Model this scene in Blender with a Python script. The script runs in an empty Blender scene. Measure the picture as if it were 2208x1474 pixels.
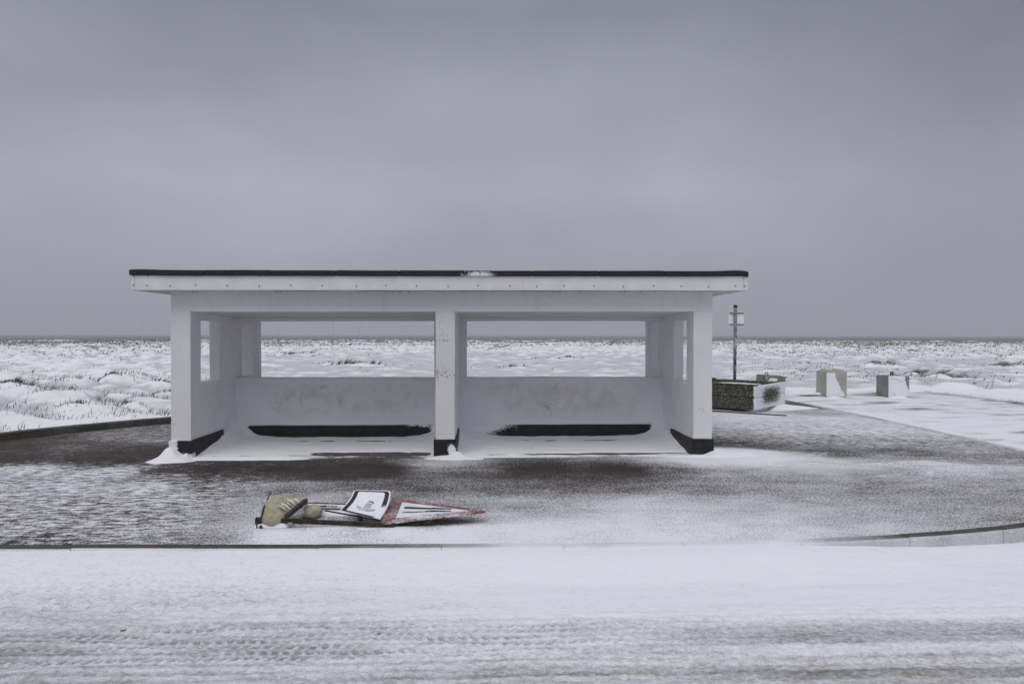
import bpy, bmesh, math, random
import numpy as np
from mathutils import Vector, Matrix

random.seed(7)
RNG = np.random.default_rng(11)
S = bpy.context.scene
COL = S.collection

# ------------------------------------------------------------------ camera
YAW, PITCH, ROLL = math.radians(2.1), math.radians(-0.634), math.radians(0.08)
EYE = Vector((0, 0, 1.6))
_f = Vector((math.sin(YAW)*math.cos(PITCH), math.cos(YAW)*math.cos(PITCH), math.sin(PITCH)))
_r = Vector((math.cos(YAW), -math.sin(YAW), 0)); _u = _r.cross(_f)
CR = _r*math.cos(ROLL) + _u*math.sin(ROLL); CU = CR.cross(_f); CF = _f
cam_data = bpy.data.cameras.new('camera'); cam_data.lens = 24.0; cam_data.sensor_width = 36.0
cam_data.clip_start = 0.1; cam_data.clip_end = 20000
cam = bpy.data.objects.new('camera', cam_data); COL.objects.link(cam)
m = Matrix((CR, CU, -CF)).transposed().to_4x4(); m.translation = EYE
cam.matrix_world = m
S.camera = cam

# ------------------------------------------------------------------ sky, sun, exposure
SUN_EL, SUN_AZ = math.radians(58), math.radians(192)     # azimuth clockwise from +y: behind the viewer
W = bpy.data.worlds.new('World'); S.world = W; W.use_nodes = True
nt = W.node_tree; nt.nodes.clear(); L = nt.links.new
out = nt.nodes.new('ShaderNodeOutputWorld'); bg = nt.nodes.new('ShaderNodeBackground')
bg.inputs['Strength'].default_value = 0.1; L(bg.outputs[0], out.inputs[0])
sky = nt.nodes.new('ShaderNodeTexSky'); sky.sky_type = 'NISHITA'; sky.sun_disc = False
sky.sun_elevation = SUN_EL; sky.sun_rotation = SUN_AZ; sky.air_density = 1; sky.dust_density = 3
tc = nt.nodes.new('ShaderNodeTexCoord'); sep = nt.nodes.new('ShaderNodeSeparateXYZ'); L(tc.outputs['Generated'], sep.inputs[0])
ramp = nt.nodes.new('ShaderNodeValToRGB'); L(sep.outputs['Z'], ramp.inputs[0])
SKY_STOPS = [(0.0, (.262, .268, .338)), (0.05, (.305, .311, .380)), (0.12, (.385, .391, .462)), (0.20, (.440, .445, .520)),
             (0.30, (.330, .337, .408)), (0.42, (.205, .212, .276)), (0.56, (.32, .325, .39)), (0.8, (.64, .65, .73)), (1.0, (.78, .79, .87))]
e = ramp.color_ramp.elements
while len(e) < len(SKY_STOPS): e.new(0.5)
for k, (p, c) in enumerate(SKY_STOPS): e[k].position = p; e[k].color = (*c, 1)
mp = nt.nodes.new('ShaderNodeMapping'); mp.inputs['Scale'].default_value = (1.3, 1.3, 2.5); L(tc.outputs['Generated'], mp.inputs[0])
nz = nt.nodes.new('ShaderNodeTexNoise'); nz.inputs['Scale'].default_value = 1.9; nz.inputs['Detail'].default_value = 4; nz.inputs['Roughness'].default_value = .45
L(mp.outputs[0], nz.inputs['Vector'])
mr = nt.nodes.new('ShaderNodeMapRange'); mr.inputs[1].default_value = .25; mr.inputs[2].default_value = .75; mr.inputs[3].default_value = 7.0; mr.inputs[4].default_value = 12.4
L(nz.outputs[0], mr.inputs[0])
vm = nt.nodes.new('ShaderNodeVectorMath'); vm.operation = 'SCALE'; L(ramp.outputs[0], vm.inputs[0]); L(mr.outputs[0], vm.inputs['Scale'])
mx = nt.nodes.new('ShaderNodeMix'); mx.data_type = 'RGBA'; mx.inputs[0].default_value = .94
sq = nt.nodes.new('ShaderNodeMapRange'); sq.interpolation_type = 'SMOOTHSTEP'       # a darker squall to the right
for k_, q_ in zip((1, 2, 3, 4), (.15, .62, 1.03, .80)): sq.inputs[k_].default_value = q_
L(sep.outputs['X'], sq.inputs[0]); vq = nt.nodes.new('ShaderNodeVectorMath'); vq.operation = 'SCALE'
L(vm.outputs[0], vq.inputs[0]); L(sq.outputs[0], vq.inputs['Scale'])
L(sky.outputs[0], mx.inputs[6]); L(vq.outputs[0], mx.inputs[7]); L(mx.outputs[2], bg.inputs['Color'])

sun_d = bpy.data.lights.new('sun', 'SUN'); sun_d.energy = 1.25; sun_d.angle = math.radians(40); sun_d.color = (1, .97, .94)
sun = bpy.data.objects.new('sun', sun_d); COL.objects.link(sun)
sd = Vector((math.sin(SUN_AZ)*math.cos(SUN_EL), math.cos(SUN_AZ)*math.cos(SUN_EL), math.sin(SUN_EL)))
sun.rotation_euler = sd.to_track_quat('Z', 'Y').to_euler()
S.view_settings.view_transform = 'Standard'; S.view_settings.look = 'None'
S.view_settings.exposure = 0; S.view_settings.gamma = 1; S.view_settings.use_curve_mapping = False
S.cycles.max_bounces = 6; S.cycles.diffuse_bounces = 4; S.cycles.volume_bounces = 1

# ------------------------------------------------------------------ planning helper: a point of the plan seen at a picture spot
def gp(u, v, z=0.0):
    d = CF + CR*((u-1104)/1472) - CU*((v-737)/1472)
    return EYE + d*((z-EYE.z)/d.z)
def wp(u, v, y):
    d = CF + CR*((u-1104)/1472) - CU*((v-737)/1472)
    return EYE + d*(y/d.y)

# ------------------------------------------------------------------ noise
_P = RNG.permutation(256).astype(np.int64); _P = np.concatenate([_P, _P, _P])
_G2 = np.stack([np.cos(np.arange(256)*2.399), np.sin(np.arange(256)*2.399)], 1)
def perlin(x, y, seed=0):
    x = np.asarray(x, float); y = np.asarray(y, float)
    xi = np.floor(x).astype(np.int64); yi = np.floor(y).astype(np.int64); xf = x-xi; yf = y-yi
    def g(a, b):
        h = _P[(_P[(xi+a+seed*17) & 255] + yi + b + seed*31) & 255]
        return _G2[h, 0]*(xf-a) + _G2[h, 1]*(yf-b)
    u = xf**3*(xf*(xf*6-15)+10); v = yf**3*(yf*(yf*6-15)+10)
    n0 = g(0, 0)*(1-u)+g(1, 0)*u; n1 = g(0, 1)*(1-u)+g(1, 1)*u
    return 1.5*(n0*(1-v)+n1*v)
def fbm(x, y, o=4, seed=0, gain=.5):
    s = 0; a = 1; t = 0
    for k in range(o):
        s = s+a*perlin(x*2**k, y*2**k, seed+k); t += a; a *= gain
    return s/t
def sm(a, b, x):
    t = np.clip((np.asarray(x, float)-a)/(b-a), 0, 1); return t*t*(3-2*t)
def bump(x, y, cx, cy, rx, ry): return np.exp(-((x-cx)/rx)**2-((y-cy)/ry)**2)
def idw(x, y, pts, p=3.2, sx=1.0, sy=1.0):
    num = np.zeros_like(x); den = np.zeros_like(x)
    for (a, b, val) in pts:
        w = 1/(((x-a)*sx)**2+((y-b)*sy)**2+.02)**(p/2); num += w*val; den += w
    return num/den

# ------------------------------------------------------------------ object helpers
def tag(o, label=None, cat=None, group=None, kind=None):
    if label: o['label'] = label
    if cat: o['category'] = cat
    if group: o['group'] = group
    if kind: o['kind'] = kind
    return o
def thing(name, loc, label=None, cat=None, group=None, kind=None):
    o = bpy.data.objects.new(name, None); COL.objects.link(o); o.location = loc; o.empty_display_size = .1
    return tag(o, label, cat, group, kind)
def origin(o):
    v = Vector((0, 0, 0))
    while o is not None: v = v+Vector(o.location); o = o.parent
    return v
def link(name, me, mat, parent=None):
    o = bpy.data.objects.new(name, me); COL.objects.link(o)
    if mat: me.materials.append(mat)
    if parent is not None: o.parent = parent
    return o
def mesh(name, V, F, mat, parent=None, attrs=None, smooth=False, kind=None):
    V = np.asarray(V, np.float32)
    if parent is not None: V = V-np.array(origin(parent), np.float32)
    me = bpy.data.meshes.new(name)
    if isinstance(F, np.ndarray):
        n = F.shape[1]
        me.vertices.add(len(V)); me.vertices.foreach_set('co', V.ravel())
        me.loops.add(F.size); me.loops.foreach_set('vertex_index', F.astype(np.int32).ravel())
        me.polygons.add(len(F)); me.polygons.foreach_set('loop_start', np.arange(0, F.size, n, dtype=np.int32))
        me.update(calc_edges=True)
    else:
        me.from_pydata([tuple(map(float, v)) for v in V], [], [tuple(f) for f in F])
    me.validate()
    if attrs:
        for k, a in attrs.items():
            at = me.attributes.new(k, 'FLOAT', 'POINT'); at.data.foreach_set('value', np.asarray(a, np.float32))
    me.polygons.foreach_set('use_smooth', [smooth]*len(me.polygons)); me.update()
    o = link(name, me, mat, parent)
    if kind: o['kind'] = kind
    return o
def grid_faces(nx, ny, off=0):
    i = np.arange(nx-1)[:, None]*ny+np.arange(ny-1)[None, :]
    return (np.stack([i, i+ny, i+ny+1, i+1], -1).reshape(-1, 4)+off)
def heightfield(name, xs, ys, zf, mat, parent=None, attrs=None, kind=None):
    X, Y = np.meshgrid(xs, ys, indexing='ij'); X = X.ravel(); Y = Y.ravel(); Z = zf(X, Y)
    at = {k: f(X, Y) for k, f in attrs.items()} if attrs else None
    return mesh(name, np.stack([X, Y, Z], 1), grid_faces(len(xs), len(ys)), mat, parent, at, True, kind)
def box_arrays(lo, hi, step=.1, r=.004, ext='', jit=0.0):
    """rounded, subdivided box; ext lists sides (x- x+ y- y+ z- z+) left square"""
    lo = np.array(lo, float); hi = np.array(hi, float)
    r = min(r, float((hi-lo).min())*.45)
    cl = lo.copy(); ch = hi.copy()
    for k, a in enumerate('xyz'):
        if a+'-' in ext: cl[k] -= 10
        if a+'+' in ext: ch[k] += 10
    def ticks(k):
        n = max(1, int(round((hi[k]-lo[k]-2*r)/step)))
        mid = np.linspace(lo[k]+r, hi[k]-r, n+1)
        return np.concatenate([[lo[k], lo[k]+.3*r], mid, [hi[k]-.3*r, hi[k]]])
    T = [ticks(k) for k in range(3)]
    VV, FF, off = [], [], 0
    for k in range(3):
        a, b = (k+1) % 3, (k+2) % 3
        A, B = np.meshgrid(T[a], T[b], indexing='ij')
        for side in (0, 1):
            P = np.zeros((A.size, 3)); P[:, a] = A.ravel(); P[:, b] = B.ravel(); P[:, k] = hi[k] if side else lo[k]
            f = grid_faces(len(T[a]), len(T[b]), off)
            if not side: f = f[:, ::-1]
            VV.append(P); FF.append(f); off += len(P)
    P = np.concatenate(VV); F = np.concatenate(FF)
    inner = np.clip(P, cl+r, ch-r); d = P-inner; n = np.linalg.norm(d, axis=1, keepdims=True)
    P = np.where(n > 1e-9, inner+d/np.maximum(n, 1e-9)*np.minimum(r, n), P)
    if jit:
        for k in range(3):
            P[:, k] += jit*perlin(P[:, (k+1) % 3]*2.1+3*k+P[:, k]*.9, P[:, (k+2) % 3]*2.3-5*k, 40+k) \
                     + .4*jit*perlin(P[:, (k+1) % 3]*6.1+k, P[:, (k+2) % 3]*6.7, 50+k)
    return P, F
def boxes(name, specs, mat, parent=None, step=.1, r=.004, jit=0.0, fn=None, kind=None, xf=None):
    VV, FF, off = [], [], 0
    for s in specs:
        P, F = box_arrays(s[0], s[1], step, r, s[2] if len(s) > 2 else '', jit)
        VV.append(P); FF.append(F+off); off += len(P)
    P = np.concatenate(VV); F = np.concatenate(FF)
    at = fn(P) if fn else None
    if parent is not None and parent.name in ('shelter', 'roof'): P = lean(P)
    if xf is not None:
        M = np.array(xf); P = P@M[:3, :3].T+M[:3, 3]
    return mesh(name, P, F, mat, parent, at, False, kind)
def tube(pts, rad, n=8, caps=True):
    pts = [Vector(p) for p in pts]
    rad = rad if isinstance(rad, (list, tuple)) else [rad]*len(pts)
    V, F = [], []
    for i, p in enumerate(pts):
        t = (pts[min(i+1, len(pts)-1)]-pts[max(i-1, 0)]).normalized()
        a = t.orthogonal().normalized() if i == 0 else (a-t*a.dot(t)).normalized()
        b = t.cross(a)
        for k in range(n):
            w = 2*math.pi*k/n; V.append(p+(a*math.cos(w)+b*math.sin(w))*rad[i])
    for i in range(len(pts)-1):
        for k in range(n):
            F.append((i*n+k, i*n+(k+1) % n, (i+1)*n+(k+1) % n, (i+1)*n+k))
    if caps: F.append(tuple(range(n-1, -1, -1))); F.append(tuple(range((len(pts)-1)*n, len(pts)*n)))
    return V, F
def join(parts):
    V, F, o = [], [], 0
    for v, f in parts:
        V += list(v); F += [tuple(i+o for i in q) for q in f]; o += len(v)
    return V, F

# ------------------------------------------------------------------ materials
class Mat:
    def __init__(s, name, rough=.8, spec=.3):
        s.m = bpy.data.materials.new(name); s.m.use_nodes = True; s.t = s.m.node_tree
        s.b = s.t.nodes['Principled BSDF']; s.b.inputs['Roughness'].default_value = rough
        s.b.inputs['Specular IOR Level'].default_value = spec
        s.co = s.n('ShaderNodeTexCoord').outputs['Object']
    def n(s, ty, **k):
        x = s.t.nodes.new(ty)
        for a, b in k.items(): setattr(x, a, b)
        return x
    def l(s, a, b): s.t.links.new(a, b)
    def noise(s, scale, detail=3, rough=.55, stretch=None, dist=0):
        x = s.n('ShaderNodeTexNoise'); x.inputs['Scale'].default_value = scale; x.inputs['Detail'].default_value = detail
        x.inputs['Roughness'].default_value = rough; x.inputs['Distortion'].default_value = dist
        if stretch:
            q = s.n('ShaderNodeMapping'); q.inputs['Scale'].default_value = stretch; s.l(s.co, q.inputs[0]); s.l(q.outputs[0], x.inputs['Vector'])
        else: s.l(s.co, x.inputs['Vector'])
        return x.outputs[0]
    def attr(s, name): return s.n('ShaderNodeAttribute', attribute_name=name).outputs['Fac']
    def rng(s, v, a, b, c=0., d=1., smooth=True):
        x = s.n('ShaderNodeMapRange'); x.interpolation_type = 'SMOOTHSTEP' if smooth else 'LINEAR'
        s.put(x.inputs[0], v)
        for k, q in zip((1, 2, 3, 4), (a, b, c, d)): x.inputs[k].default_value = q
        return x.outputs[0]
    def put(s, sock, v):
        if hasattr(v, 'links') or isinstance(v, bpy.types.NodeSocket): s.l(v, sock)
        else: sock.default_value = v
    def math(s, op, a, b=0., clamp=False):
        x = s.n('ShaderNodeMath', operation=op, use_clamp=clamp); s.put(x.inputs[0], a); s.put(x.inputs[1], b); return x.outputs[0]
    def mix(s, f, a, b):
        x = s.n('ShaderNodeMix', data_type='RGBA'); s.put(x.inputs[0], f)
        for k, c in ((6, a), (7, b)): s.put(x.inputs[k], (*c, 1) if isinstance(c, tuple) and len(c) == 3 else c)
        return x.outputs[2]
    def col(s, c): s.put(s.b.inputs['Base Color'], (*c, 1) if isinstance(c, tuple) and len(c) == 3 else c); return s
    def bump(s, h, strength=.5, dist=.01):
        x = s.n('ShaderNodeBump'); x.inputs['Strength'].default_value = strength; x.inputs['Distance'].default_value = dist
        s.l(h, x.inputs['Height']); s.l(x.outputs[0], s.b.inputs['Normal']); return s
SNOW = (.82, .835, .87)
def snow_over(M, base, amount, fine=90, soft=.22, amp=1.0):
    """mix drifted snow grains over a base colour where amount (0..1) says so"""
    n = M.noise(fine, 3, .65)
    f = M.rng(M.math('ADD', M.math('MULTIPLY', M.math('SUBTRACT', n, .5), amp), M.math('SUBTRACT', amount, .5)), -soft, soft)
    return M.mix(f, base, SNOW), f

def simple(name, c, c2=None, scale=20, rough=.7, bumpd=0, spec=.3):
    M = Mat(name, rough, spec)
    M.col(M.mix(M.rng(M.noise(scale, 4), .3, .7), c, c2) if c2 else c)
    if bumpd: M.bump(M.noise(scale*3, 3), .6, bumpd)
    return M.m

def mk_paint():
    M = Mat('painted_render', .75, .3)
    big = M.noise(1.3, 4); speck = M.noise(42, 4, .7)
    base = M.mix(M.rng(big, .3, .7), (.745, .75, .755), (.80, .80, .80))
    d = M.math('MULTIPLY', M.attr('dirt'), M.rng(M.noise(5, 5, .65), .42, .66))
    base = M.mix(M.math('MULTIPLY', d, .36), base, (.46, .44, .36))
    chips = M.math('MULTIPLY', M.rng(M.noise(24, 5, .75), .53, .59), M.rng(M.math('ADD', M.noise(3.2, 3), M.attr('chip')), .62, .85))
    base = M.mix(M.math('MULTIPLY', chips, .85), base, (.15, .14, .12))
    base = M.mix(M.rng(speck, .62, .75, 0, .25), base, (.36, .36, .34))
    wq = M.n('ShaderNodeTexNoise'); wq.inputs['Scale'].default_value = 5; wq.inputs['Detail'].default_value = 4; M.l(M.co, wq.inputs['Vector'])
    ws = M.n('ShaderNodeVectorMath', operation='MULTIPLY_ADD'); M.l(wq.outputs['Color'], ws.inputs[0]); ws.inputs[1].default_value = (.35, .35, .35); M.l(M.co, ws.inputs[2])
    vo = M.n('ShaderNodeTexVoronoi', feature='DISTANCE_TO_EDGE'); vo.inputs['Scale'].default_value = 1.15; M.l(ws.outputs[0], vo.inputs['Vector'])
    crack = M.math('MULTIPLY', M.rng(vo.outputs['Distance'], .004, .010, 1, 0), M.rng(M.noise(2.1, 3), .52, .60))
    base = M.mix(M.math('MULTIPLY', crack, .24), base, (.22, .21, .2))
    drip = M.math('MULTIPLY', M.rng(M.noise(7, 4, .6, (1, 1, .12)), .55, .75), .16)
    base = M.mix(drip, base, (.47, .46, .42))
    c, f = snow_over(M, base, M.attr('snow'), 120, .35)
    M.col(c); M.bump(M.math('ADD', M.noise(70, 4, .6), M.math('MULTIPLY', M.noise(9, 3), .8)), .55, .006)
    return M.m
def mk_plinth():
    M = Mat('black_plinth_paint', .55, .3)
    base = M.mix(M.rng(M.noise(8, 4), .35, .7), (.010, .010, .012), (.022, .022, .025))
    c, f = snow_over(M, base, M.attr('snow'), 60, .12)
    M.col(c); M.bump(M.noise(50, 4), .5, .006); return M.m
def mk_snow():
    M = Mat('wind_packed_snow', .7, .25)
    n = M.noise(2.2, 4, .5, (1, 2.2, 1))
    M.col(M.mix(M.rng(n, .3, .7), (.79, .805, .845), (.85, .86, .885)))
    M.bump(M.math('ADD', M.noise(60, 4, .6), M.math('MULTIPLY', M.noise(7, 3, .5, (1, 2.5, 1)), 3.)), .35, .006); return M.m
def mk_pavement():
    M = Mat('snow_dusted_asphalt', .75, .12)
    base = M.mix(M.rng(M.noise(3, 4), .3, .7), (.034, .025, .022), (.055, .043, .038))
    base = M.mix(M.rng(M.noise(160, 2), .58, .7, 0, .5), base, (.12, .11, .105))
    base = M.mix(M.attr('moss'), base, (.075, .07, .045))
    cov = M.attr('snow')
    streak = M.math('MULTIPLY', M.math('SUBTRACT', M.noise(7, 5, .68, (1, 2.6, 1)), .5), M.math('MULTIPLY', M.attr('streak'), 2.6))
    mid = M.math('MULTIPLY', M.math('SUBTRACT', M.noise(1.8, 5, .6, (1, 1.7, 1)), .5), .38)
    grain = M.math('MULTIPLY', M.math('SUBTRACT', M.noise(60, 3, .85), .5), M.rng(cov, .2, .95, 2.3, 1.5, False))
    t = M.math('ADD', M.math('ADD', cov, streak), M.math('ADD', mid, grain))
    f = M.rng(t, .18, .92)
    M.col(M.mix(f, base, SNOW))
    M.bump(M.math('ADD', M.math('MULTIPLY', f, 1.), M.math('MULTIPLY', M.noise(130, 2), .6)), .5, .006); return M.m
def mk_road():
    M = Mat('snow_covered_road', .7, .25)
    base = M.mix(M.rng(M.noise(5, 4, .6, (1, 4, 1)), .35, .65), (.23, .225, .23), (.36, .36, .375))
    base = M.mix(M.math('MULTIPLY', M.attr('brown'), M.rng(M.noise(6, 4), .3, .65)), base, (.25, .21, .165))
    t = M.math('ADD', M.attr('snow'), M.math('ADD', M.math('MULTIPLY', M.math('SUBTRACT', M.noise(5, 6, .75, (1, 3.0, 1)), .5), .85),
               M.math('MULTIPLY', M.math('SUBTRACT', M.noise(38, 4, .85, (.7, 1, 1)), .5), 1.7)))
    f = M.rng(t, .0, 1.05)
    M.col(M.mix(f, base, (.83, .845, .88)))
    rough = M.math('SUBTRACT', 1.25, M.attr('snow'), True)
    M.bump(M.math('MULTIPLY', M.math('ADD', M.noise(90, 3, .6), M.math('MULTIPLY', M.noise(24, 5, .65, (.7, 1.2, 1)), 2.2)), M.math('ADD', rough, .12)), .9, .012); return M.m
def mk_terrain():
    M = Mat('snowy_dune_ground', .75, .2)
    g = M.rng(M.math('ADD', M.attr('grass'), M.math('MULTIPLY', M.math('SUBTRACT', M.noise(1.6, 6, .75, (1, 1.4, 1)), .5), 1.7)), .42, .72)
    th = M.rng(M.math('ADD', M.attr('thin'), M.math('MULTIPLY', M.math('SUBTRACT', M.noise(1.2, 6, .65, (.5, 2.2, 1)), .5), 1.6)), .25, .85)
    snow = M.mix(th, (.86, .87, .89), (.56, .57, .60))
    gr = M.mix(M.noise(14, 3), (.085, .085, .065), (.20, .195, .165))
    M.col(M.mix(M.math('MULTIPLY', g, .85), snow, gr))
    M.bump(M.math('ADD', M.noise(16, 5, .7), M.math('MULTIPLY', M.noise(3.0, 5, .65, (.6, 1.6, 1)), 2.5)), .6, .035); return M.m
def mk_kerb():
    M = Mat('wet_kerb_concrete', .6, .35)
    base = M.mix(M.rng(M.noise(9, 5, .65), .3, .7), (.034, .032, .026), (.070, .066, .052))
    base = M.mix(M.rng(M.noise(90, 3), .58, .7, 0, .6), base, (.19, .18, .15))
    c, f = snow_over(M, base, M.attr('snow'), 150, .42)
    M.col(c); M.bump(M.noise(90, 3), .5, .004); return M.m
def mk_aggregate():
    M = Mat('exposed_aggregate', .8, .25)
    v = M.n('ShaderNodeTexVoronoi'); v.inputs['Scale'].default_value = 62; M.l(M.co, v.inputs['Vector'])
    base = M.mix(M.rng(v.outputs['Distance'], .12, .5), (.125, .13, .085), (.036, .039, .024))
    base = M.mix(M.rng(v.outputs['Color'], .78, .92, 0, .7), base, (.27, .26, .22))
    c, f = snow_over(M, base, M.attr('snow'), 34, .3, 2.6)
    M.col(c); M.bump(v.outputs['Distance'], .7, .01); return M.m
def mk_concrete(name, a, b):
    M = Mat(name, .85, .2)
    base = M.mix(M.rng(M.noise(3.5, 5, .6), .3, .7), a, b)
    base = M.mix(M.rng(M.noise(24, 4, .7), .55, .75, 0, .5), base, (.12, .12, .10))
    c, f = snow_over(M, base, M.attr('snow'), 14, .10)
    M.col(c); M.bump(M.noise(30, 4), .5, .008); return M.m
def mk_snowy(name, a, b, scale=18, rough=.6, fine=60, soft=.15):
    M = Mat(name, rough, .35)
    base = M.mix(M.rng(M.noise(scale, 4, .6), .35, .65), a, b)
    c, f = snow_over(M, base, M.attr('snow'), fine, soft)
    M.col(c); M.bump(M.noise(scale*4, 3), .3, .003); return M.m
PAINT, PLINTH, SNOWM = mk_paint(), mk_plinth(), mk_snow()
PAVE, ROAD, DUNE, KERB = mk_pavement(), mk_road(), mk_terrain(), mk_kerb()
AGG = mk_aggregate(); BLOCK_A = mk_concrete('mossy_concrete', (.17, .175, .125), (.25, .255, .19)); BLOCK_B = mk_concrete('pale_concrete', (.34, .34, .30), (.44, .435, .385))
BLOCK_C = mk_concrete('grey_concrete', (.22, .222, .21), (.30, .302, .285))
FELT = mk_snowy('mineral_roof_felt', (.010, .011, .013), (.030, .032, .035), 60, .8, 30, .2)
FASCIA = simple('white_fascia_plastic', (.80, .80, .80), (.74, .74, .74), 6, .45)
GAP = simple('dark_joint', (.03, .03, .028)); SCREW = simple('rusty_screw', (.06, .05, .045), rough=.5)
CEIL = simple('ceiling_paint', (.58, .58, .565), (.66, .66, .65), 2.5, .8, .004)
RED = mk_snowy('worn_red_sign_face', (.15, .052, .047), (.20, .072, .066), 9, .5, 40, .3)
SIGNW = mk_snowy('white_sign_face', (.55, .56, .58), (.66, .67, .69), 12, .5, 40, .3)
SIGNB = mk_snowy('black_sign_print', (.014, .015, .019), (.03, .03, .036), 20, .5, 50, .18)
PRINTG = mk_snowy('faded_grey_print', (.30, .30, .31), (.48, .48, .50), 40, .6, 70, .3)
RAIL = mk_snowy('mossy_dark_steel', (.012, .012, .010), (.045, .045, .022), 16, .55, 60, .15)
GALV = mk_snowy('galvanised_steel', (.28, .29, .31), (.38, .39, .41), 30, .45, 60, .2)
SACK = mk_snowy('beige_woven_sack', (.33, .31, .22), (.45, .42, .31), 24, .9, 40, .2)
STRAP = simple('dark_strap', (.035, .028, .02), rough=.8)
PIPE = simple('cream_pipe', (.55, .54, .48), rough=.5)
POST = mk_snowy('stickered_grey_post', (.14, .14, .14), (.21, .21, .21), 12, .5)
BLACK = simple('black_plastic', (.012, .012, .013), rough=.5)
STICK1 = simple('torn_cream_sticker', (.55, .54, .46), (.28, .25, .16), 40); STICK2 = simple('torn_black_sticker', (.015, .015, .018), (.06, .06, .06), 60)
PLATE = simple('grey_sign_back', (.88, .89, .91), (.82, .83, .86), 8, .5)
MOSS = simple('green_moss', (.022, .034, .010), (.06, .075, .025), 40, .95, .01)
IRON = simple('dark_iron', (.022, .022, .022), (.05, .045, .04), 30, .6)
GRASS = Mat('winter_marram', .9, .15); GRASS.col(GRASS.mix(GRASS.attr('tint'), (.055, .058, .040), (.23, .215, .15))); GRASS = GRASS.m
SEA = Mat('grey_sea', .7, .05); SEA.col((.075, .08, .095)); SEA.bump(SEA.noise(.05, 3), .3, .5); SEA = SEA.m
TURB = simple('turbine_white', (.30, .31, .33), rough=.6)
LEAFM = simple('yellow_green_leaf', (.22, .22, .03), (.12, .14, .02), 200, .6)
STEM = simple('dead_stem', (.07, .06, .05), (.14, .12, .10), 40, .9)

# ------------------------------------------------------------------ plan of the paved area
BACK = [(-10.6, 5.3), (-9.2, 7.6), (-8.2, 9.1), (-7.27, 10.46), (-6.57, 11.42), (-5.65, 12.45), (-4.5, 13.5), (-2.5, 14.9), (0, 16.0), (3, 16.9),
        (6, 17.4), (7.9, 17.62), (9.2, 17.85), (10.6, 18.3), (11.5, 18.55), (12.2, 18.3), (12.55, 17.5), (12.5, 15.27), (12.35, 12), (12.5, 6), (13, 0)]
def smooth_poly(P, n=6):
    P = [np.array(p, float) for p in P]; P = [2*P[0]-P[1]]+P+[2*P[-1]-P[-2]]; out = []
    for i in range(1, len(P)-2):
        for k in range(n):
            t = k/n; a, b, c, d = P[i-1:i+3]
            out.append(.5*((2*b)+(-a+c)*t+(2*a-5*b+4*c-d)*t*t+(-a+3*b-3*c+d)*t**3))
    out.append(P[-2]); return np.array(out)
BACKS = smooth_poly(BACK)
PAVED = np.concatenate([BACKS, [[13, -12], [-40, -12], [-40, 5.0], [-11, 5.0]]])
def inside_dist(X, Y, poly=PAVED):
    ins = np.zeros(X.shape, bool); dm = np.full(X.shape, 1e9)
    a = poly; b = np.roll(poly, -1, 0)
    for (x1, y1), (x2, y2) in zip(a, b):
        c = (y1 > Y) != (y2 > Y)
        with np.errstate(divide='ignore', invalid='ignore'):
            ins ^= c & (X < (x2-x1)*(Y-y1)/(y2-y1+1e-12)+x1)
        dx, dy = x2-x1, y2-y1; t = np.clip(((X-x1)*dx+(Y-y1)*dy)/(dx*dx+dy*dy+1e-12), 0, 1)
        dm = np.minimum(dm, np.hypot(X-x1-t*dx, Y-y1-t*dy))
    return np.where(ins, -dm, dm)
def yback(x):
    k = int(np.argmax(BACKS[:, 0] > 7.9)); return np.interp(x, BACKS[:k, 0], BACKS[:k, 1])
KX, KY, KR = 3.0, 9.72, 4.5
_FK = smooth_poly([(-10.6, 5.30), (-7, 5.24), (-3.7, 5.17), (-2.2, 5.12), (-.67, 5.075), (.9, 5.06), (2.1, 5.095), (2.9, 5.165), (3.6, 5.265), (4.3, 5.425), (4.9, 5.632)], 8)
def yfront(x):
    x = np.asarray(x, float); c = np.clip((x-KX)/KR, 0, .999)
    return np.where(x < 4.7, np.interp(x, _FK[:, 0], _FK[:, 1]), KY-KR*np.sqrt(1-c*c))

# ------------------------------------------------------------------ the road
def bank(x): return np.interp(x, [-6, -2.6, -1.6, -.6, 1.2, 2.2, 2.9, 3.6, 4.6, 6], [.106, .106, .108, .112, .116, .108, .085, .040, .006, .01])
ROADPROF = {80: [(1190, 1.05), (1250, .95), (1290, .76), (1315, .72), (1345, .70), (1360, .56), (1400, .46), (1420, .55), (1435, .70), (1455, .52), (1474, .52), (1520, .6)],
    600: [(1190, 1.12), (1240, 1.02), (1270, .90), (1310, .84), (1325, .92), (1335, .66), (1350, .54), (1390, .54), (1405, .54), (1420, .68), (1440, .76), (1474, .64), (1520, .6)],
    1250: [(1190, 1.15), (1290, 1.08), (1320, 1.0), (1332, .86), (1345, .78), (1385, .84), (1405, .76), (1420, .74), (1440, .60), (1455, .70), (1474, .64), (1520, .6)],
    1850: [(1190, 1.12), (1280, 1.08), (1318, 1.0), (1328, .90), (1337, .66), (1355, .60), (1376, .62), (1384, .90), (1392, .96), (1402, .74), (1426, .72), (1432, .46), (1441, .34), (1450, .46), (1457, .68), (1474, .60), (1520, .6)]}
SIDEPTS = [(gp(u, v, -.1).x, gp(u, v, -.1).y, c) for (u, v, c) in [
    (2150, 1000, 1.05), (2000, 905, 1.0), (1900, 875, .92), (2100, 890, .86), (1820, 862, .85), (2000, 862, .8), (2180, 900, .92), (2100, 930, 1.05)]]
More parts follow.
